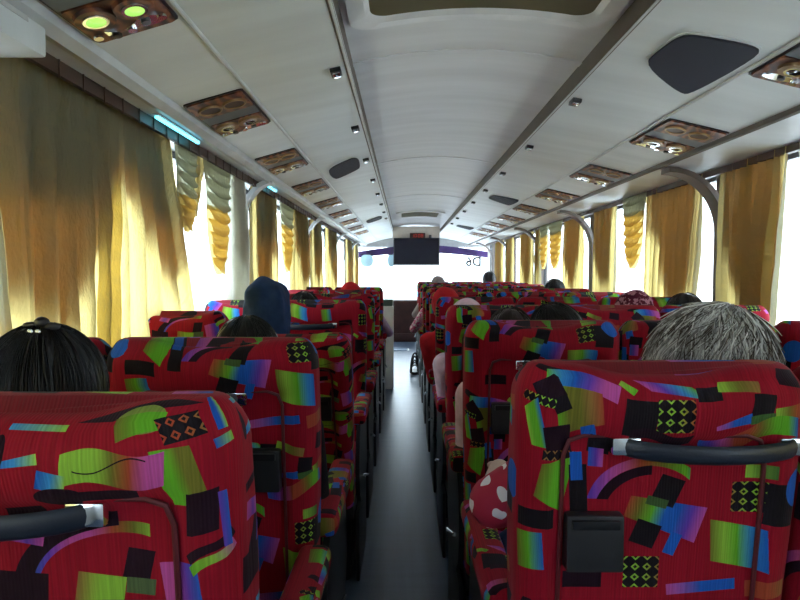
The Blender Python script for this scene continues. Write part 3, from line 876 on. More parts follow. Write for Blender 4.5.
vis = []
for x, w, lab in ((-.70, .24, 'pale blue sun visor at the far left of the windscreen'), (-.24, .14, 'pale blue sun visor beside the left of the television')):
    root = thing('sun_visor', lab, 'sun visor', (x, 11.34, 1.56))
    bm = bmesh.new()
    pl = chaikin([Vector((-w / 2, 0, 0)), Vector((w / 2, 0, 0)), Vector((w / 2, 0, -.2)), Vector((0, 0, -.24)), Vector((-w / 2, 0, -.2))], 3)
    prism(bm, pl, Vector((0, .012, 0))); obj_from_bm('panel', bm, M_VISOR, root)
    bm = bmesh.new(); tube(bm, [(-w / 2, .006, 0), (w / 2, .006, 0)], .008); tube(bm, [(0, .006, 0), (0, .006, .13)], .006); obj_from_bm('rod', bm, M_METAL, root)

# dark brown padded engine cover / crew seat at the end of the aisle
eng = thing('crew_seat', 'dark brown padded crew seat back at the end of the aisle', 'seat', (.06, 10.6, 0))
bm = bmesh.new(); box(bm, -.25, .25, -.05, .06, .12, .74, .05, 4); obj_from_bm('backrest', bm, M_BROWN, eng)
bm = bmesh.new(); box(bm, -.25, .25, .0, .45, .0, .36, .04, 3); obj_from_bm('base', bm, M_BROWN, eng)
bm = bmesh.new(); box(bm, -.24, .24, -.055, -.04, .0, .15, .01); obj_from_bm('kick_panel', bm, M_BROWN, eng)
con = thing('console', 'white grey partition post with fare box beside the front door steps', 'console', (-.17, 6.35, 0))
bm = bmesh.new(); box(bm, -.08, .06, -.06, .06, 0, .88, .012); obj_from_bm('post', bm, M_WHITE, con)
bm = bmesh.new(); box(bm, -.05, .05, -.05, .05, .88, .95, .012); obj_from_bm('fare_box', bm, simple('dark_green_grey', (.05, .09, .09), .4), con)
bm = bmesh.new(); box(bm, -.80, -.08, -.02, .02, .1, .80, .012); obj_from_bm('partition', bm, M_WALL, con)
fh = thing('floor_hatch', 'small dark blue hatch plate set in the aisle floor', 'floor hatch', (-.07, 9.5, 0))
bm = bmesh.new(); box(bm, -.115, .115, -.14, .14, 0, .008, .003); obj_from_bm('plate', bm, M_BLUEMAT, fh)
bm = bmesh.new(); box(bm, .13, .15, -.14, .14, 0, .006, .002); obj_from_bm('edge_strip', bm, M_ALU, fh)
# dashboard and driver's wheel
ds = thing('dashboard', 'grey dashboard under the windscreen at the front', 'dashboard', (.3, 11.1, 0))
bm = bmesh.new(); box(bm, -1.1, 1.2, -.08, .28, .45, .74, .05, 3); obj_from_bm('top', bm, M_WALL, ds)
bm = bmesh.new(); box(bm, -1.1, 1.2, .0, .28, 0, .45); obj_from_bm('front', bm, M_WALL, ds)

# ------------------------------------------------------------------ the coach seats
SEAT_TOP = 1.112
def rrect(a, b, rc, ne=18, nc=6, nside=6):
    """rounded rectangle, anticlockwise from the rear centre (-y) towards +x"""
    pts = []
    for k in range(ne // 2): pts.append((0 + (a - rc) * k / (ne // 2), -b))
    for k in range(nc): t = -math.pi / 2 + math.pi / 2 * k / nc; pts.append((a - rc + rc * math.cos(t), -b + rc + rc * math.sin(t)))
    for k in range(nside): pts.append((a, -b + rc + (2 * b - 2 * rc) * k / nside))
    for k in range(nc): t = math.pi / 2 * k / nc; pts.append((a - rc + rc * math.cos(t), b - rc + rc * math.sin(t)))
    for k in range(ne): pts.append((a - rc - 2 * (a - rc) * k / ne, b))
    for k in range(nc): t = math.pi / 2 + math.pi / 2 * k / nc; pts.append((-a + rc + rc * math.cos(t), b - rc + rc * math.sin(t)))
    for k in range(nside): pts.append((-a, b - rc - (2 * b - 2 * rc) * k / nside))
    for k in range(nc): t = math.pi + math.pi / 2 * k / nc; pts.append((-a + rc + rc * math.cos(t), -b + rc + rc * math.sin(t)))
    for k in range(ne // 2): pts.append((-a + rc + (a - rc) * k / (ne // 2), -b))
    return pts

def back_y(z):          # the back leans: foot of the back further forward
    return .075 * (1 - (z - .36) / (SEAT_TOP - .36))

def seat_back_bm(W):
    bm = bmesh.new(); uvl = bm.loops.layers.uv.new('UVMap')
    a0, b0 = W / 2, .062
    levels = []
    zs = [.36 + (SEAT_TOP - .055 - .36) * k / 40 for k in range(41)]
    for z in zs: levels.append((z, 0, 0, z))
    for k in range(1, 9):
        t = k / 8 * math.pi / 2
        levels.append((SEAT_TOP - .055 + .055 * math.sin(t), .034 * (1 - math.cos(t)), .050 * (1 - math.cos(t)), SEAT_TOP - .055 + .086 * k / 8))
    rings = []
    for z, ix, iy, vz in levels:
        wz = a0 * (1 - .055 * smooth_step(.95, .36, z) if z < .95 else 1)
        wz = a0 * (.935 + .065 * smooth_step(.36, .98, z))
        a, b = wz - ix, b0 - iy
        base = rrect(a, b, min(.045, b * .95))
        full = rrect(wz, b0, .045)
        ring = []; s = 0; prev = None
        for (x, y), (fx, fy) in zip(base, full):
            if prev is not None: s += math.hypot(fx - prev[0], fy - prev[1])
            prev = (fx, fy)
            yy = y
            hx = abs(x)
            if fy < 0:                                   # rear side: raised surround, recessed middle panel
                rec = smooth_step(a0 - .055, a0 - .072, hx) * smooth_step(SEAT_TOP - .095, SEAT_TOP - .112, z)
                groove = math.exp(-((hx - (a0 - .06)) / .006) ** 2) * smooth_step(SEAT_TOP - .09, SEAT_TOP - .10, z) + math.exp(-((z - (SEAT_TOP - .10)) / .006) ** 2) * smooth_step(a0 - .05, a0 - .07, hx)
                yy += .014 * rec + .006 * min(1, groove)
                yy -= .010 * smooth_step(SEAT_TOP - .12, SEAT_TOP - .04, z) * (1 - (hx / a0) ** 2)
            else:                                        # front: head pad and side bolsters
                yy += .016 * smooth_step(a0 - .10, a0 - .02, hx) * smooth_step(SEAT_TOP - .02, SEAT_TOP - .25, z) + .014 * math.exp(-((z - .99) / .07) ** 2) * (1 - (hx / a0) ** 2)
            ear = .017 * (smooth_step(.04, .14, hx) - 1) * smooth_step(.85, SEAT_TOP, z)
            ring.append((bm.verts.new((x, yy + back_y(z), z + ear)), s, vz))
        tot = s + math.hypot(full[0][0] - prev[0], full[0][1] - prev[1])
        rings.append((ring, tot))
    nR = len(rings[0][0])
    def uv_of(s, tot): return s if s < tot / 2 else s - tot
    for (ra, ta), (rb, tb) in zip(rings, rings[1:]):
        for k in range(nR):
            k2 = (k + 1) % nR
            q = (ra[k], ra[k2], rb[k2], rb[k])
            f = bm.faces.new([t[0] for t in q])
            su = uv_of(ra[k][1], ta); su2 = su + ((ra[k2][1] - ra[k][1]) if k2 else (ta - ra[k][1]))
            for lp, uv in zip(f.loops, ((su, ra[k][2]), (su2, ra[k2][2]), (su2, rb[k2][2]), (su, rb[k][2]))): lp[uvl].uv = uv
    bm.faces.new([t[0] for t in rings[0][0]][::-1])
    f = bm.faces.new([t[0] for t in rings[-1][0]])
    for lp in f.loops: lp[uvl].uv = (lp.vert.co.x, SEAT_TOP + .035 + lp.vert.co.y)
    return bm

def planar_uv(bm):
    uvl = bm.loops.layers.uv.verify()
    bmesh.ops.recalc_face_normals(bm, faces=bm.faces)
    for f in bm.faces:
        n = f.normal
        for lp in f.loops:
            c = lp.vert.co
            if abs(n.z) > .6: uv = (c.x, c.y + .3)
            elif abs(n.x) > .7: uv = (c.y, c.z)
            else: uv = (c.x, c.z)
            lp[uvl].uv = uv
    return bm

def cushion_bm(W):
    bm = bmesh.new()
    box(bm, -W / 2 + .012, W / 2 - .012, .12, .60, .31, .45, .045, 4)
    for v in bm.verts:
        if v.co.z > .4: v.co.z += .012 * math.cos(v.co.x / (W / 2) * math.pi) - .01 * (v.co.y < .25)
    return planar_uv(bm)

def armrest_bm(xc):
    bm = bmesh.new()
    box(bm, xc - .034, xc + .034, .08, .56, .645, .70, .025, 4)
    for v in bm.verts:
        v.co.z -= .12 * max(0, (v.co.y - .44)) ** 1.0 * 1.2 if v.co.y > .44 else 0
    return planar_uv(bm)

def make_seat(W, sgn, name, label, with_arm=True):
    """sgn = +1 when the aisle lies at +x of the seat, -1 when it lies at -x"""
    root = thing(name, label, 'coach seat')
    obj_from_bm('backrest', seat_back_bm(W), FAB_A, root)
    obj_from_bm('cushion', cushion_bm(W), FAB_A, root)
    a = W / 2
    # seam piping round the recessed panel
    bm = bmesh.new()
    xi = a - .066; zt = SEAT_TOP - .104
    pts = [(-xi, .50)] + [(-xi, .5 + (zt - .03 - .5) * k / 6) for k in range(1, 7)] + [(-xi + .008, zt - .008), (-xi + .03, zt)] + [(xi - .03, zt), (xi - .008, zt - .008)] + [(xi, .5 + (zt - .03 - .5) * k / 6) for k in range(6, -1, -1)]
    tube(bm, [(x, -.062 + .008 + back_y(z), z) for x, z in pts], .0035, 6)
    obj_from_bm('seam_piping', bm, M_SEAM, root)
    # grab handle across the back with chrome ends
    zh = SEAT_TOP - .118; yh = -.062 + .014 + back_y(zh)
    hw = .128; hx0 = -sgn * .062
    bm = bmesh.new()
    sec = []
    for k in range(17):
        t = k / 16; x = hx0 - hw + 2 * hw * t
        bow = math.sin(math.pi * t) ** .6
        sec.append((x, yh - .012 - .030 * bow, zh - .006 * bow))
    rings = []
    for x, y, z in sec:
        rings.append([bm.verts.new((x + 0, y + .006 * math.cos(q), z + .0135 * math.sin(q))) for q in [2 * math.pi * j / 12 for j in range(12)]])
    for r0, r1 in zip(rings, rings[1:]):
        for j in range(12): bm.faces.new((r0[j], r0[(j + 1) % 12], r1[(j + 1) % 12], r1[j]))
    bm.faces.new(rings[0]); bm.faces.new(rings[-1][::-1])
    h = obj_from_bm('grab_handle', bm, M_HANDLE, root)
    for s in (-1, 1):
        bm = bmesh.new(); box(bm, hx0 + s * (hw - .006) - .021, hx0 + s * (hw - .006) + .021, yh - .020, yh + .004, zh - .013, zh + .013, .004)
        obj_from_bm('chrome_end', bm, M_CHROME, h)
    # small flip box low on the back
    bm = bmesh.new(); xb = sgn * (a - .115); zb = .845
    yb = -.062 + .014 + back_y(zb)
    box(bm, xb - .043, xb + .043, yb - .024, yb + .006, zb - .045, zb + .042, .005); 
    fb = obj_from_bm('ash_box', bm, M_BLACK, root)
    bm = bmesh.new(); box(bm, xb - .035, xb + .035, yb - .029, yb - .022, zb + .022, zb + .036, .002); obj_from_bm('flap', bm, M_METAL, fb)
    # frame
    bm = bmesh.new(); box(bm, -a + .02, a - .02, .10, .56, .26, .315, .008); obj_from_bm('base_frame', bm, M_METAL, root)
    for s in (-1, 1):
        bm = bmesh.new()
        tube(bm, [(s * (a - .05), .14, .27), (s * (a - .05), .14, .012), (s * (a - .05), .50, .012), (s * (a - .05), .50, .27)], .016, 8)
        obj_from_bm('leg', bm, M_METAL, root)
    if with_arm:
        xc = sgn * (a - .004)
        obj_from_bm('armrest', armrest_bm(xc), FAB_B, root)
        bm = bmesh.new(); x2 = sgn * (a - .012)
        pl = chaikin([Vector((x2, .10, .28)), Vector((x2, .58, .28)), Vector((x2, .56, .52)), Vector((x2, .50, .655)), Vector((x2, .10, .655))], 2)
        prism(bm, pl, Vector((sgn * .016, 0, 0))); sp = obj_from_bm('side_panel', bm, M_BLACK, root, False)
        bm = bmesh.new(); tube(bm, [(x2 + sgn * .02, .22, .40), (x2 + sgn * .03, .32, .37), (x2 + sgn * .03, .38, .35)], .006, 8); obj_from_bm('recline_lever', bm, M_CHROME, sp)
        bm = bmesh.new(); box(bm, min(x2, x2 + sgn * .014), max(x2, x2 + sgn * .014), .12, .54, .0, .285, .004); obj_from_bm('skirt', bm, M_BLACK, root)
    return root
M_SEAM = simple('dark_red_piping', (.10, .004, .01), .6)

protoL = make_seat(.43, 1, 'coach_seat', 'x'); protoR = make_seat(.43, -1, 'coach_seat', 'x')
protoM = make_seat(.43, -1, 'coach_seat', 'x', False); protoW = make_seat(.335, 1, 'coach_seat', 'x', False)
used = set()
def place_seat(proto, x, y, label, group, shift, fab, top=0):
    if id(proto) not in used:
        r = proto; used.add(id(proto)); r.location = (x, y, top); r['label'] = label
    else:
        r = dup(proto, (x, y, top), label)
    r['group'] = group
    for ch in r.children:
        if ch.name.split('.')[0] in ('backrest', 'cushion', 'armrest'):
            ch.material_slots[0].link = 'OBJECT'; ch.material_slots[0].material = fab if not ch.name.startswith('armrest') else FAB_A
            ch.color = (shift[0], shift[1], 0, 1) if ch.name.startswith('backrest') else (shift[0] + .37, shift[1] + .41, 0, 1)
    return r
A_L, A_R = .18, .17
LY = [.67, 1.24, 2.08, 2.86, 3.66, 4.44, 5.2]
RY = [.92, 1.68, 2.44, 3.21, 3.97, 4.74, 5.51, 6.28, 7.05, 7.82]
rnd = random.Random(3)
# cloth offsets put the two measured cloths where the photo shows them on the two front seats
def uvshift(px0, dist, xc, wpx, tile, pytop):
    m = dist / 600
    u = ((px0 - VX) * m - xc) / tile[0]          # tile left edge in cloth coords
    vtop = (CAM_Z - (pytop - VY) * m) / tile[1]
    return ((-u) % 1.0, (1 - vtop) % 1.0)
shA = uvshift(510, .89, A_R + .215, 302, (.453, .387), 350)
shB = uvshift(-14, .6424, -A_L - .215, 262, (.2805, .2677), 376)
for k, y in enumerate(LY):
    fab, sh = (FAB_B, shB) if k == 0 else ((FAB_A, (rnd.random(), rnd.random())) if k % 3 != 2 else (FAB_B, (rnd.random(), rnd.random())))
    r_ = place_seat(protoL, -A_L - .215, y + (.16 if k == 2 else 0), 'red rainbow patterned coach seat left of the aisle, %s row from camera%s' % (ordn[k], ', reclined' if k == 2 else ''), 'seats left of the aisle', sh, fab)
    if k == 2:                     # this one is reclined
        Mx = Matrix.Translation((0, .12, .40)) @ Matrix.Rotation(R(19), 4, 'X') @ Matrix.Translation((0, -.12, -.40))
        for ch in r_.children:
            if ch.name.split('.')[0] in ('backrest', 'seam_piping', 'grab_handle', 'ash_box'): ch.matrix_local = Mx
    place_seat(protoW, -A_L - .43 - .172, y, 'red patterned coach seat against the left curtains, %s row from camera' % ordn[k], 'seats along the left windows', (rnd.random(), rnd.random()), FAB_A if k % 2 else FAB_B)
for k, y in enumerate(RY):
    top = .0
    fab, sh = (FAB_A, shA) if k == 0 else ((FAB_A, (rnd.random(), rnd.random())) if k % 3 != 1 else (FAB_A, (.55, .62)))
    place_seat(protoR, A_R + .215, y, 'red rainbow patterned coach seat right of the aisle, %s row from camera' % ordn[k], 'seats right of the aisle', sh, fab, top)
    place_seat(protoM, A_R + .65, y, 'red patterned coach seat amid the right block, %s row from camera' % ordn[k], 'middle seats of the right block', (rnd.random(), rnd.random()), FAB_A, top)
    place_seat(protoM, A_R + 1.085, y, 'red patterned coach seat against the right curtains, %s row from camera' % ordn[k], 'seats along the right windows', (rnd.random(), rnd.random()), FAB_A, top)

# ------------------------------------------------------------------ people
def remeshed(name, bm, voxel, mat, parent=None, smooth_it=3):
    me = bpy.data.meshes.new(name); bmesh.ops.recalc_face_normals(bm, faces=bm.faces); bm.to_mesh(me); bm.free()
    o = bpy.data.objects.new(name, me); COL.objects.link(o)
    m = o.modifiers.new('r', 'REMESH'); m.mode = 'VOXEL'; m.voxel_size = voxel
    s = o.modifiers.new('s', 'SMOOTH'); s.iterations = smooth_it; s.factor = .5
    dg = bpy.context.evaluated_depsgraph_get()
    me2 = bpy.data.meshes.new_from_object(o.evaluated_get(dg))
    bpy.data.objects.remove(o); bpy.data.meshes.remove(me)
    me2.name = name
    for p in me2.polygons: p.use_smooth = True
    me2.materials.clear(); me2.materials.append(mat)
    return me2

# local frame: origin on the seat cushion under the hips, y forward, z up; head top at z = .755
HC = Vector((0, .155, .645))           # head centre
def limbs(pose):
    """joint positions for both arms and legs; pose aisle = -1 / +1 puts that arm out on the armrest"""
    J = {}
    for s in (-1, 1):
        sh = Vector((s * .160, .085, .47))
        if pose == s:
            el = Vector((s * .285, .15, .275)); wr = Vector((s * .24, .37, .280)); hd_ = Vector((s * .21, .45, .265))
        else:
            el = Vector((s * .175, .165, .235)); wr = Vector((s * .105, .36, .185)); hd_ = Vector((s * .08, .43, .165))
        J[s] = dict(sh=sh, el=el, wr=wr, hd=hd_, hip=Vector((s * .085, .10, .085)), kn=Vector((s * .10, .455, .075)), an=Vector((s * .095, .47, -.36)), toe=Vector((s * .10, .60, -.415)))
    return J

def body_mesh(pose):
    J = limbs(pose); bm = bmesh.new()
    ellipsoid(bm, (0, .09, .09), (.150, .105, .095)); ellipsoid(bm, (0, .085, .24), (.125, .09, .14)); ellipsoid(bm, (0, .08, .38), (.145, .092, .12))
    capsule(bm, (-.14, .083, .455), (.14, .083, .455), .052, .052); capsule(bm, (0, .088, .46), (0, .125, .60), .055, .050)
    # head: skull, face, jaw, nose, brow, ears
    ellipsoid(bm, HC + Vector((0, -.012, .018)), (.074, .092, .092), 4); ellipsoid(bm, HC + Vector((0, .022, -.035)), (.060, .068, .076), 3)
    ellipsoid(bm, HC + Vector((0, .062, -.085)), (.036, .03, .028)); capsule(bm, HC + Vector((0, .085, .005)), HC + Vector((0, .102, -.035)), .009, .014)
    capsule(bm, HC + Vector((-.035, .076, .018)), HC + Vector((.035, .076, .018)), .010, .010)
    capsule(bm, HC + Vector((-.02, .085, -.062)), HC + Vector((.02, .085, -.062)), .008, .008)
    for s in (-1, 1):
        ellipsoid(bm, HC + Vector((s * .077, -.002, -.01)), (.010, .020, .032), 2)
        j = J[s]
        capsule(bm, j['sh'], j['el'], .046, .037); capsule(bm, j['el'], j['wr'], .037, .025)
        capsule(bm, j['hip'], j['kn'], .075, .054); capsule(bm, j['kn'], j['an'], .052, .036); capsule(bm, j['an'], j['an'] + Vector((0, .0, -.05)), .036, .036); capsule(bm, j['an'] + Vector((0, 0, -.05)), j['toe'], .036, .03)
        # hand: palm, four unequal fingers with bends, side thumb
        d = (j['hd'] - j['wr']).normalized(); side = Vector((1, 0, 0)) * -s; side = (side - d * side.dot(d)).normalized(); dn = d.cross(side); dn = dn if dn.z < 0 else -dn
        palm = j['wr'] + d * .045
        rot = Matrix((( d.x, side.x, dn.x, 0), (d.y, side.y, dn.y, 0), (d.z, side.z, dn.z, 0), (0, 0, 0, 1)))
        ellipsoid(bm, palm, (.047, .037, .015), 3, rot)
        for q, (off, ln) in enumerate(((.029, .066), (.010, .075), (-.010, .070), (-.028, .054))):
            p0 = palm + d * .034 + side * off
            p1 = p0 + (d + dn * .15).normalized() * ln * .42; p2 = p1 + (d + dn * .7).normalized() * ln * .33; p3 = p2 + (d + dn * 1.4).normalized() * ln * .25
            capsule(bm, p0, p1, .0088, .008); capsule(bm, p1, p2, .008, .0075); capsule(bm, p2, p3, .0075, .0065)
        t0 = palm - d * .02 + side * .03; t1 = t0 + (d * .7 + side * .7).normalized() * .032; t2 = t1 + (d + side * .15).normalized() * .027
        capsule(bm, t0, t1, .011, .009); capsule(bm, t1, t2, .009, .008)
    return remeshed('person', bm, .0058, M_SKIN)

def shirt_mesh(pose, long):
    J = limbs(pose); bm = bmesh.new(); e = .012
    ellipsoid(bm, (0, .09, .10), (.150 + e, .105 + e, .08)); ellipsoid(bm, (0, .085, .24), (.135 + e, .095 + e, .14)); ellipsoid(bm, (0, .08, .38), (.150 + e, .094 + e, .12))
    capsule(bm, (-.145, .083, .457), (.145, .083, .457), .056 + e, .056 + e); capsule(bm, (0, .088, .46), (0, .105, .53), .066, .060)
    for s in (-1, 1):
        j = J[s]
        capsule(bm, j['sh'], j['el'], .048 + e, .041 + e * .9)
        if long: capsule(bm, j['el'], j['wr'], .041 + e * .9, .032 + e * .5)
    return remeshed('shirt', bm, .012, M_NAVYCLOTH, smooth_it=2)

def trousers_mesh():
    J = limbs(0); bm = bmesh.new(); e = .010
    ellipsoid(bm, (0, .09, .075), (.155 + e, .108 + e, .08))
    for s in (-1, 1):
        j = J[s]; capsule(bm, j['hip'], j['kn'], .077 + e, .057 + e); capsule(bm, j['kn'], j['an'] + Vector((0, 0, .0)), .056 + e, .046 + e)
    return remeshed('trousers', bm, .012, M_DENIM, smooth_it=2)

def shoes_bm(s):
    j = limbs(0)[s]; bm = bmesh.new()
    a = j['an'] + Vector((0, -.02, -.055)); ellipsoid(bm, (a + j['toe']) / 2 + Vector((0, .0, -.012)), (.046, .12, .035), 3)
    return bm

BODY = {p: body_mesh(p) for p in (-1, 0, 1)}
SHIRT = {(p, l): shirt_mesh(p, l) for p in (-1, 0, 1) for l in (0, 1)}
TROUS = trousers_mesh()

def hair_obj(mat, parent, puff=1.0, strands=0, length=.16, seed=0, wav=.006, thick=.0011, mess=.2):
    rn = random.Random(seed)
    bm = bmesh.new()
    c = HC + Vector((0, -.016, .016))
    r = Vector((.083, .098, .101)) * puff
    vs = ellipsoid(bm, c, r, 4)
    kill = []
    for v in bm.verts:
        p = v.co - c
        u = Vector((p.x / r.x, p.y / r.y, p.z / r.z))
        if u.z < -.2:       # fall of hair at back and sides
            f = min(1, (-.2 - u.z) / .8)
            v.co.z -= f * max(0, length - .05)
            v.co.x = c.x + (v.co.x - c.x) * (1 + .25 * f * puff)
            if u.y < 0: v.co.y = c.y + (v.co.y - c.y) * (1 - .15 * f)
        nz = noise.noise(Vector((p.x * 22, p.y * 22, p.z * 6 + seed)))
        v.co += Vector((p.x, p.y, p.z)).normalized() * nz * .010 * puff
        if u.y > .62 - max(0, u.z) * .35 and u.z < .62: kill.append(v)
    bmesh.ops.delete(bm, geom=kill, context='VERTS')
    # thickness so that the shell is a solid cap
    g = bm.faces[:]
    bmesh.ops.solidify(bm, geom=g, thickness=.012)
    if strands:
        for _ in range(strands):
            az = rn.uniform(-2.7, 2.7) - math.pi / 2
            st = rn.uniform(.05, .9); en = st + rn.uniform(.7, 1.5)
            pts = []
            k0 = 1.0 + rn.uniform(0, .06) * puff; ph = rn.uniform(0, 6.28); am = rn.uniform(.3, 1) * wav; lift = rn.uniform(0, mess) * .12
            for q in range(8):
                t = q / 7; el = st + (en - st) * t
                rad = k0 + lift * t * t
                a2 = az + math.sin(t * 5 + ph) * am * 12
                el2 = min(el, 1.75)
                p = Vector((math.sin(el2) * math.cos(a2) * r.x, math.sin(el2) * math.sin(a2) * r.y, math.cos(el2) * r.z)) * rad
                if el > 1.75: p.z -= (el - 1.75) * .08
                pts.append(c + p)
            tube(bm, pts, [thick] * 7 + [thick * .4], 4, False)
    return obj_from_bm('hair', bm, mat, parent)

def hat_obj(name, mat, parent, kind, seed=0):
    bm = bmesh.new(); c = HC + Vector((0, -.014, .018))
    if kind == 'scarf':
        ellipsoid(bm, c, (.090, .106, .106), 4)
        ellipsoid(bm, c + Vector((0, -.02, -.09)), (.085, .09, .09), 3)
        ellipsoid(bm, c + Vector((0, -.03, -.19)), (.14, .10, .09), 3)
    elif kind == 'cap':
        ellipsoid(bm, c + Vector((0, 0, .012)), (.090, .105, .095), 4)
        ellipsoid(bm, c + Vector((0, .12, .03)), (.07, .08, .008), 3)
    elif kind == 'hood':
        for k in range(7):
            t = k / 6
            ellipsoid(bm, c + Vector((.0, -.012 - .012 * t, .062 - .26 * t)), (.088 + .012 * t, .105, .075), 3)
        ellipsoid(bm, c + Vector((-.02, -.05, .07)), (.06, .06, .055), 3)
        ellipsoid(bm, c + Vector((.03, -.075, -.0)), (.055, .04, .11), 3)
    me = remeshed(name, bm, .009, mat, smooth_it=2)
    for v in me.vertices:      # cut the face free and add soft folds
        p = v.co - c
        v.co += p.normalized() * noise.noise(Vector((p.x * 18, p.y * 18, p.z * 12 + seed))) * (.014 if kind == 'hood' else .006)
    bm = bmesh.new(); bm.from_mesh(me)
    if kind != 'cap':
        kl = [v for v in bm.verts if v.co.y > HC.y + .052 and v.co.z < HC.z + .055 and v.co.z > HC.z - .12]
        bmesh.ops.delete(bm, geom=kl, context='VERTS')
    else:
        kl = [v for v in bm.verts if v.co.z < HC.z + .012]
        bmesh.ops.delete(bm, geom=kl, context='VERTS')
    bm.to_mesh(me); bm.free()
    o = bpy.data.objects.new(name, me); link(o, parent); return o

EYE = None
def person(label, x, y, topz, pose=0, shirt=M_NAVYCLOTH, long=1, trousers=M_DENIM, skin=M_SKIN, hair=None, hat=None, lean=0):
    """x,y: place on the seat row y (seat root); topz: height of the crown"""
    s = (topz - .462) / (.775 if not hat else .79)
    o = bpy.data.objects.new('person', BODY[pose]); link(o); tag(o, label, 'person', None)
    o.location = (x, y + .085, .462); o.scale = (min(s, 1.0), s, s)
    o.rotation_euler = (0, R(lean), 0)
    o.location.x -= .64 * s * math.sin(R(lean))
    o.material_slots[0].link = 'OBJECT'; o.material_slots[0].material = skin
    for nm, me, mt in (('shirt', SHIRT[(pose, long)], shirt), ('trousers', TROUS, trousers)):
        c = bpy.data.objects.new(nm, me); link(c, o); c.material_slots[0].link = 'OBJECT'; c.material_slots[0].material = mt
    for sd in (-1, 1):
        obj_from_bm('shoe', shoes_bm(sd), M_BLACK, o)
        bm = bmesh.new(); ellipsoid(bm, HC + Vector((sd * .03, .078, .0)), (.012, .010, .009), 2); obj_from_bm('eye', bm, M_EYE, o)
    if hair: hair_obj(parent=o, **hair)
    if hat: hat_obj(hat[0], hat[1], o, hat[2], hash(label) % 50 if False else len(label))
    return o
def eye_mat():
    t = NT('eye'); co = t.coord('Generated'); s = t.n('ShaderNodeSeparateXYZ'); t.l(co, s.inputs[0])
    a = t.m('SUBTRACT', s.outputs[0], .5); b = t.m('SUBTRACT', s.outputs[2], .5)
    d = t.m('SQRT', t.m('ADD', t.m('MULTIPLY', a, a), t.m('MULTIPLY', b, b)))
    t.bsdf(t.ramp(d, [(.2, (.02, .01, .008)), (.26, (.8, .8, .78))]), .2); return t.mat
M_EYE = eye_mat()

def px_x(px, d): return (px - VX) / F * d
def px_z(py, d): return CAM_Z - (py - VY) / F * d
HD = .24     # head stands this far in front of the seat root
p1 = person('person with long black hair and a black hair clip, in the nearest left seat', px_x(50, LY[0] + HD), LY[0], px_z(321, LY[0] + HD), 1, M_NAVYCLOTH, 1, M_DENIM,
            hair=dict(mat=M_HAIR, strands=420, puff=1.06, length=.2, seed=1, wav=.002, mess=.1))
bm = bmesh.new(); c = HC + Vector((.012, -.035, .131))
ellipsoid(bm, c, (.012, .010, .010), 2); ellipsoid(bm, c + Vector((.014, 0, -.006)), (.016, .006, .007), 2); ellipsoid(bm, c + Vector((-.016, -.002, -.004)), (.014, .006, .006), 2)
hc = obj_from_bm('hair_clip', bm, M_BLACK, p1)
bm = bmesh.new()
for k in range(4): ellipsoid(bm, c + Vector((-.006 + .006 * k, -.024 - .004 * (k % 2), -.012)), (.003, .002, .004), 2)
obj_from_bm('metal_teeth', bm, M_CHROME, hc)
person('person with short black hair in the second left row, before the blue hood', px_x(249, LY[1] + HD), LY[1], px_z(313, LY[1] + HD), 0, M_BLACKCLOTH, 1, M_BLACKCLOTH,
       hair=dict(mat=M_HAIR, strands=160, puff=1.04, length=.08, seed=2, mess=.3))
person('person wearing a tall dark blue denim hood in the third left row', px_x(268, LY[2] + HD), LY[2], px_z(280, LY[2] + HD), 0, M_DARKDENIM, 1, M_BLACKCLOTH, hat=('hood', M_DARKDENIM, 'hood'))
person('person with black hair just right of the blue hood', px_x(305, LY[3] + HD), LY[3], px_z(290, LY[3] + HD), 1, M_LILAC, 0, M_BLACKCLOTH,
       hair=dict(mat=M_HAIR, strands=80, puff=1.04, length=.1, seed=3))
person('person in a plain red headscarf near the left front', px_x(351, LY[5] + HD), LY[5], px_z(279, LY[5] + HD), 0, M_REDCLOTH, 1, M_BLACKCLOTH, hat=('headscarf', M_REDCLOTH, 'scarf'))
person('person in a lilac top by the last left aisle seat', -A_L - .2, LY[6], px_z(286, LY[6] + HD), 1, M_LILAC, 1, M_DENIM, hair=dict(mat=M_HAIR_BROWN, puff=1.0, length=.1, seed=4))
p6 = person('person with fluffy silver grey hair and heart print sleeve in the nearest right seat', px_x(706, RY[0] + HD - .05), RY[0] - .03, px_z(285, RY[0] + HD - .03), -1, M_HEART, 0, M_DENIM, M_SKIN_PALE, lean=20,
            hair=dict(mat=M_HAIR_GREY, strands=1900, puff=1.16, length=.16, seed=5, wav=.014, thick=.0013, mess=1.3))
person('person with dark brown hair in the second right row beside the aisle', px_x(510, RY[1] + HD), RY[1], px_z(304, RY[1] + HD), 0, M_PINKCLOTH, 0, M_DENIM, lean=-4, hair=dict(mat=M_HAIR_BROWN, strands=80, puff=1.02, length=.1, seed=6))
person('person with broad black hair in the second right row', px_x(558, RY[1] + HD), RY[1], px_z(292, RY[1] + HD), 0, M_BLACKCLOTH, 1, M_BLACKCLOTH, lean=-18, hair=dict(mat=M_HAIR, strands=160, puff=1.10, length=.12, seed=7))
person('person in a maroon patterned headscarf in the right block', px_x(632, RY[2] + HD), RY[2], px_z(285, RY[2] + HD), 0, M_SCARF, 1, M_BLACKCLOTH, hat=('headscarf', M_SCARF, 'scarf'))
person('person with black hair partly hidden by the grey haired head', px_x(681, RY[2] + HD), RY[2], px_z(291, RY[2] + HD), 0, M_BLACKCLOTH, 1, M_BLACKCLOTH, hair=dict(mat=M_HAIR, strands=60, puff=1.04, length=.1, seed=8))
person('person with black hair against the middle right window', px_x(554, RY[5] + HD), RY[5], px_z(278, RY[5] + HD), 0, M_BLACKCLOTH, 1, M_BLACKCLOTH, hair=dict(mat=M_HAIR, strands=60, puff=1.06, length=.1, seed=9))
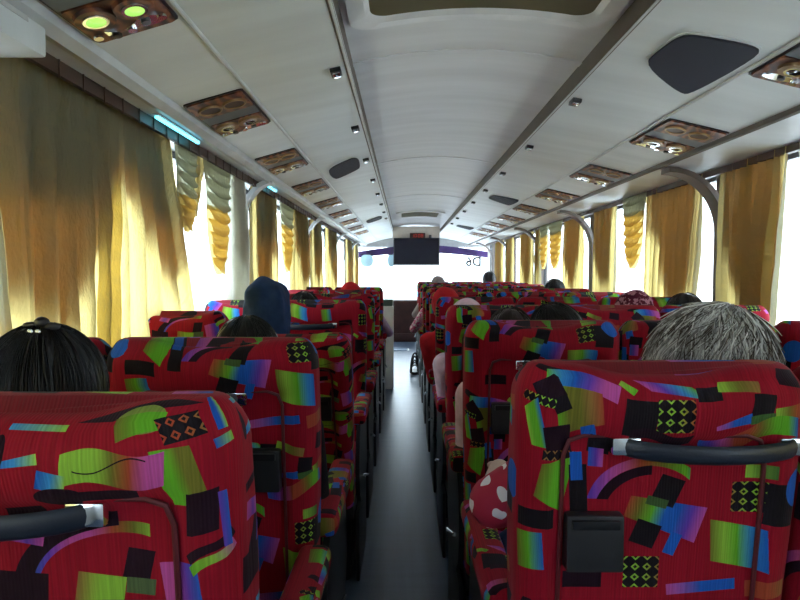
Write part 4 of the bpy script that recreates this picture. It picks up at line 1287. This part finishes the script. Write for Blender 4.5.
person('person in a pale pink cap in the right block', px_x(468, RY[2] + HD), RY[2], px_z(291, RY[2] + HD), 0, M_PINKCLOTH, 1, M_DENIM, lean=-11, hat=('cap', M_PINKCLOTH, 'scarf'))
person('person in a bright red headscarf beside the right aisle', px_x(447, RY[3] + HD), RY[3], px_z(280, RY[3] + HD), 0, M_REDCLOTH, 1, M_BLACKCLOTH, lean=-14, hat=('headscarf', M_REDCLOTH, 'scarf'))
person('person in pink floral clothes leaning towards the right aisle', A_R + .17, RY[6], px_z(284, RY[6] + HD), -1, M_FLORAL, 1, M_DENIM, hair=dict(mat=M_HAIR_BROWN, strands=40, puff=1.02, length=.1, seed=10))
person('person in a grey hat near the front of the right aisle', px_x(438, RY[8] + HD), RY[8], px_z(274, RY[8] + HD), -1, M_GREYCLOTH, 1, M_DENIM, hat=('hat', M_GREYCLOTH, 'scarf'))
person('person with black hair at the far front right window', px_x(489, RY[9] + HD), RY[9], px_z(271, RY[9] + HD), 0, M_BLACKCLOTH, 1, M_BLACKCLOTH, hair=dict(mat=M_HAIR, strands=40, puff=1.08, length=.1, seed=11))

# sandal and shoe standing in the aisle
sd = thing('sandal', 'black strappy sandal standing in the aisle', 'sandal', (.13, 7.3, 0))
bm = bmesh.new(); pl = chaikin([Vector((-.045, -.12, 0)), Vector((.045, -.12, 0)), Vector((.055, .05, 0)), Vector((.03, .14, 0)), Vector((-.035, .14, 0)), Vector((-.05, .04, 0))], 3)
prism(bm, pl, Vector((0, 0, .03))); obj_from_bm('sole', bm, M_BLACK, sd)
for k, (y, h, w) in enumerate(((.07, .09, .05), (.0, .13, .05), (-.07, .17, .045), (-.09, .26, .05), (-.02, .21, .04))):
    bm = bmesh.new(); tube(bm, [(w * math.cos(t), y + .03 * math.sin(2 * t), .02 + (h - .02) * math.sin(t)) for t in [math.pi * q / 12 for q in range(13)]], .011, 6)
    obj_from_bm('strap', bm, M_BLACK, sd)
sh = thing('shoe', 'black shoe on the floor at the foot of the right seats', 'shoe', (.225, 6.2, 0))
bm = bmesh.new(); ellipsoid(bm, (0, 0, .05), (.05, .13, .05), 3); ellipsoid(bm, (0, -.07, .10), (.045, .055, .08), 3)
for v in bm.verts: v.co.z = max(v.co.z, .02)
obj_from_bm('upper', bm, M_BLACK, sh)
bm = bmesh.new(); box(bm, -.048, .048, -.13, .13, 0, .022, .008); obj_from_bm('sole', bm, M_METAL, sh)

# ------------------------------------------------------------------ light: an overcast sky, brighter overhead
w = bpy.data.worlds.new('overcast_sky'); scene.world = w; w.use_nodes = True
nt = w.node_tree; nt.nodes.clear()
out = nt.nodes.new('ShaderNodeOutputWorld'); bg = nt.nodes.new('ShaderNodeBackground')
tc = nt.nodes.new('ShaderNodeTexCoord'); sp = nt.nodes.new('ShaderNodeSeparateXYZ'); mr = nt.nodes.new('ShaderNodeMapRange')
nt.links.new(tc.outputs['Generated'], sp.inputs[0]); nt.links.new(sp.outputs[2], mr.inputs[0])
mr.inputs[1].default_value = 0; mr.inputs[2].default_value = 1; mr.inputs[3].default_value = 1.4; mr.inputs[4].default_value = 4.2
dt = nt.nodes.new('ShaderNodeVectorMath'); dt.operation = 'DOT_PRODUCT'; dt.inputs[1].default_value = (0, .75, .66)
nt.links.new(tc.outputs['Generated'], dt.inputs[0])
m1 = nt.nodes.new('ShaderNodeMapRange'); m1.inputs[1].default_value = .68; m1.inputs[2].default_value = 1; m1.inputs[3].default_value = 0; m1.inputs[4].default_value = 8
m1.interpolation_type = 'SMOOTHSTEP'
nt.links.new(dt.outputs['Value'], m1.inputs[0])
ad = nt.nodes.new('ShaderNodeMath'); ad.operation = 'ADD'; nt.links.new(mr.outputs[0], ad.inputs[0]); nt.links.new(m1.outputs[0], ad.inputs[1])
nt.links.new(ad.outputs[0], bg.inputs[1]); bg.inputs[0].default_value = (.84, .94, 1.0, 1)
nt.links.new(bg.outputs[0], out.inputs[0])

# ------------------------------------------------------------------ camera
cam = bpy.data.cameras.new('camera'); co_ = bpy.data.objects.new('camera', cam); COL.objects.link(co_)
cam.sensor_width = 36; cam.lens = 36 * F / 800; cam.clip_start = .02
co_.location = (0, 0, CAM_Z)
co_.rotation_euler = (R(90) - math.atan((300 - VY) / F), 0, math.atan((VX - 400) / F))
scene.camera = co_
vs = scene.view_settings
vs.view_transform = 'Standard'; vs.look = 'None'; vs.gamma = 1; vs.use_curve_mapping = False; vs.exposure = 1.12
cy = scene.cycles
cy.max_bounces = 10; cy.diffuse_bounces = 6; cy.transmission_bounces = 6; cy.transparent_max_bounces = 12; cy.sample_clamp_indirect = 6
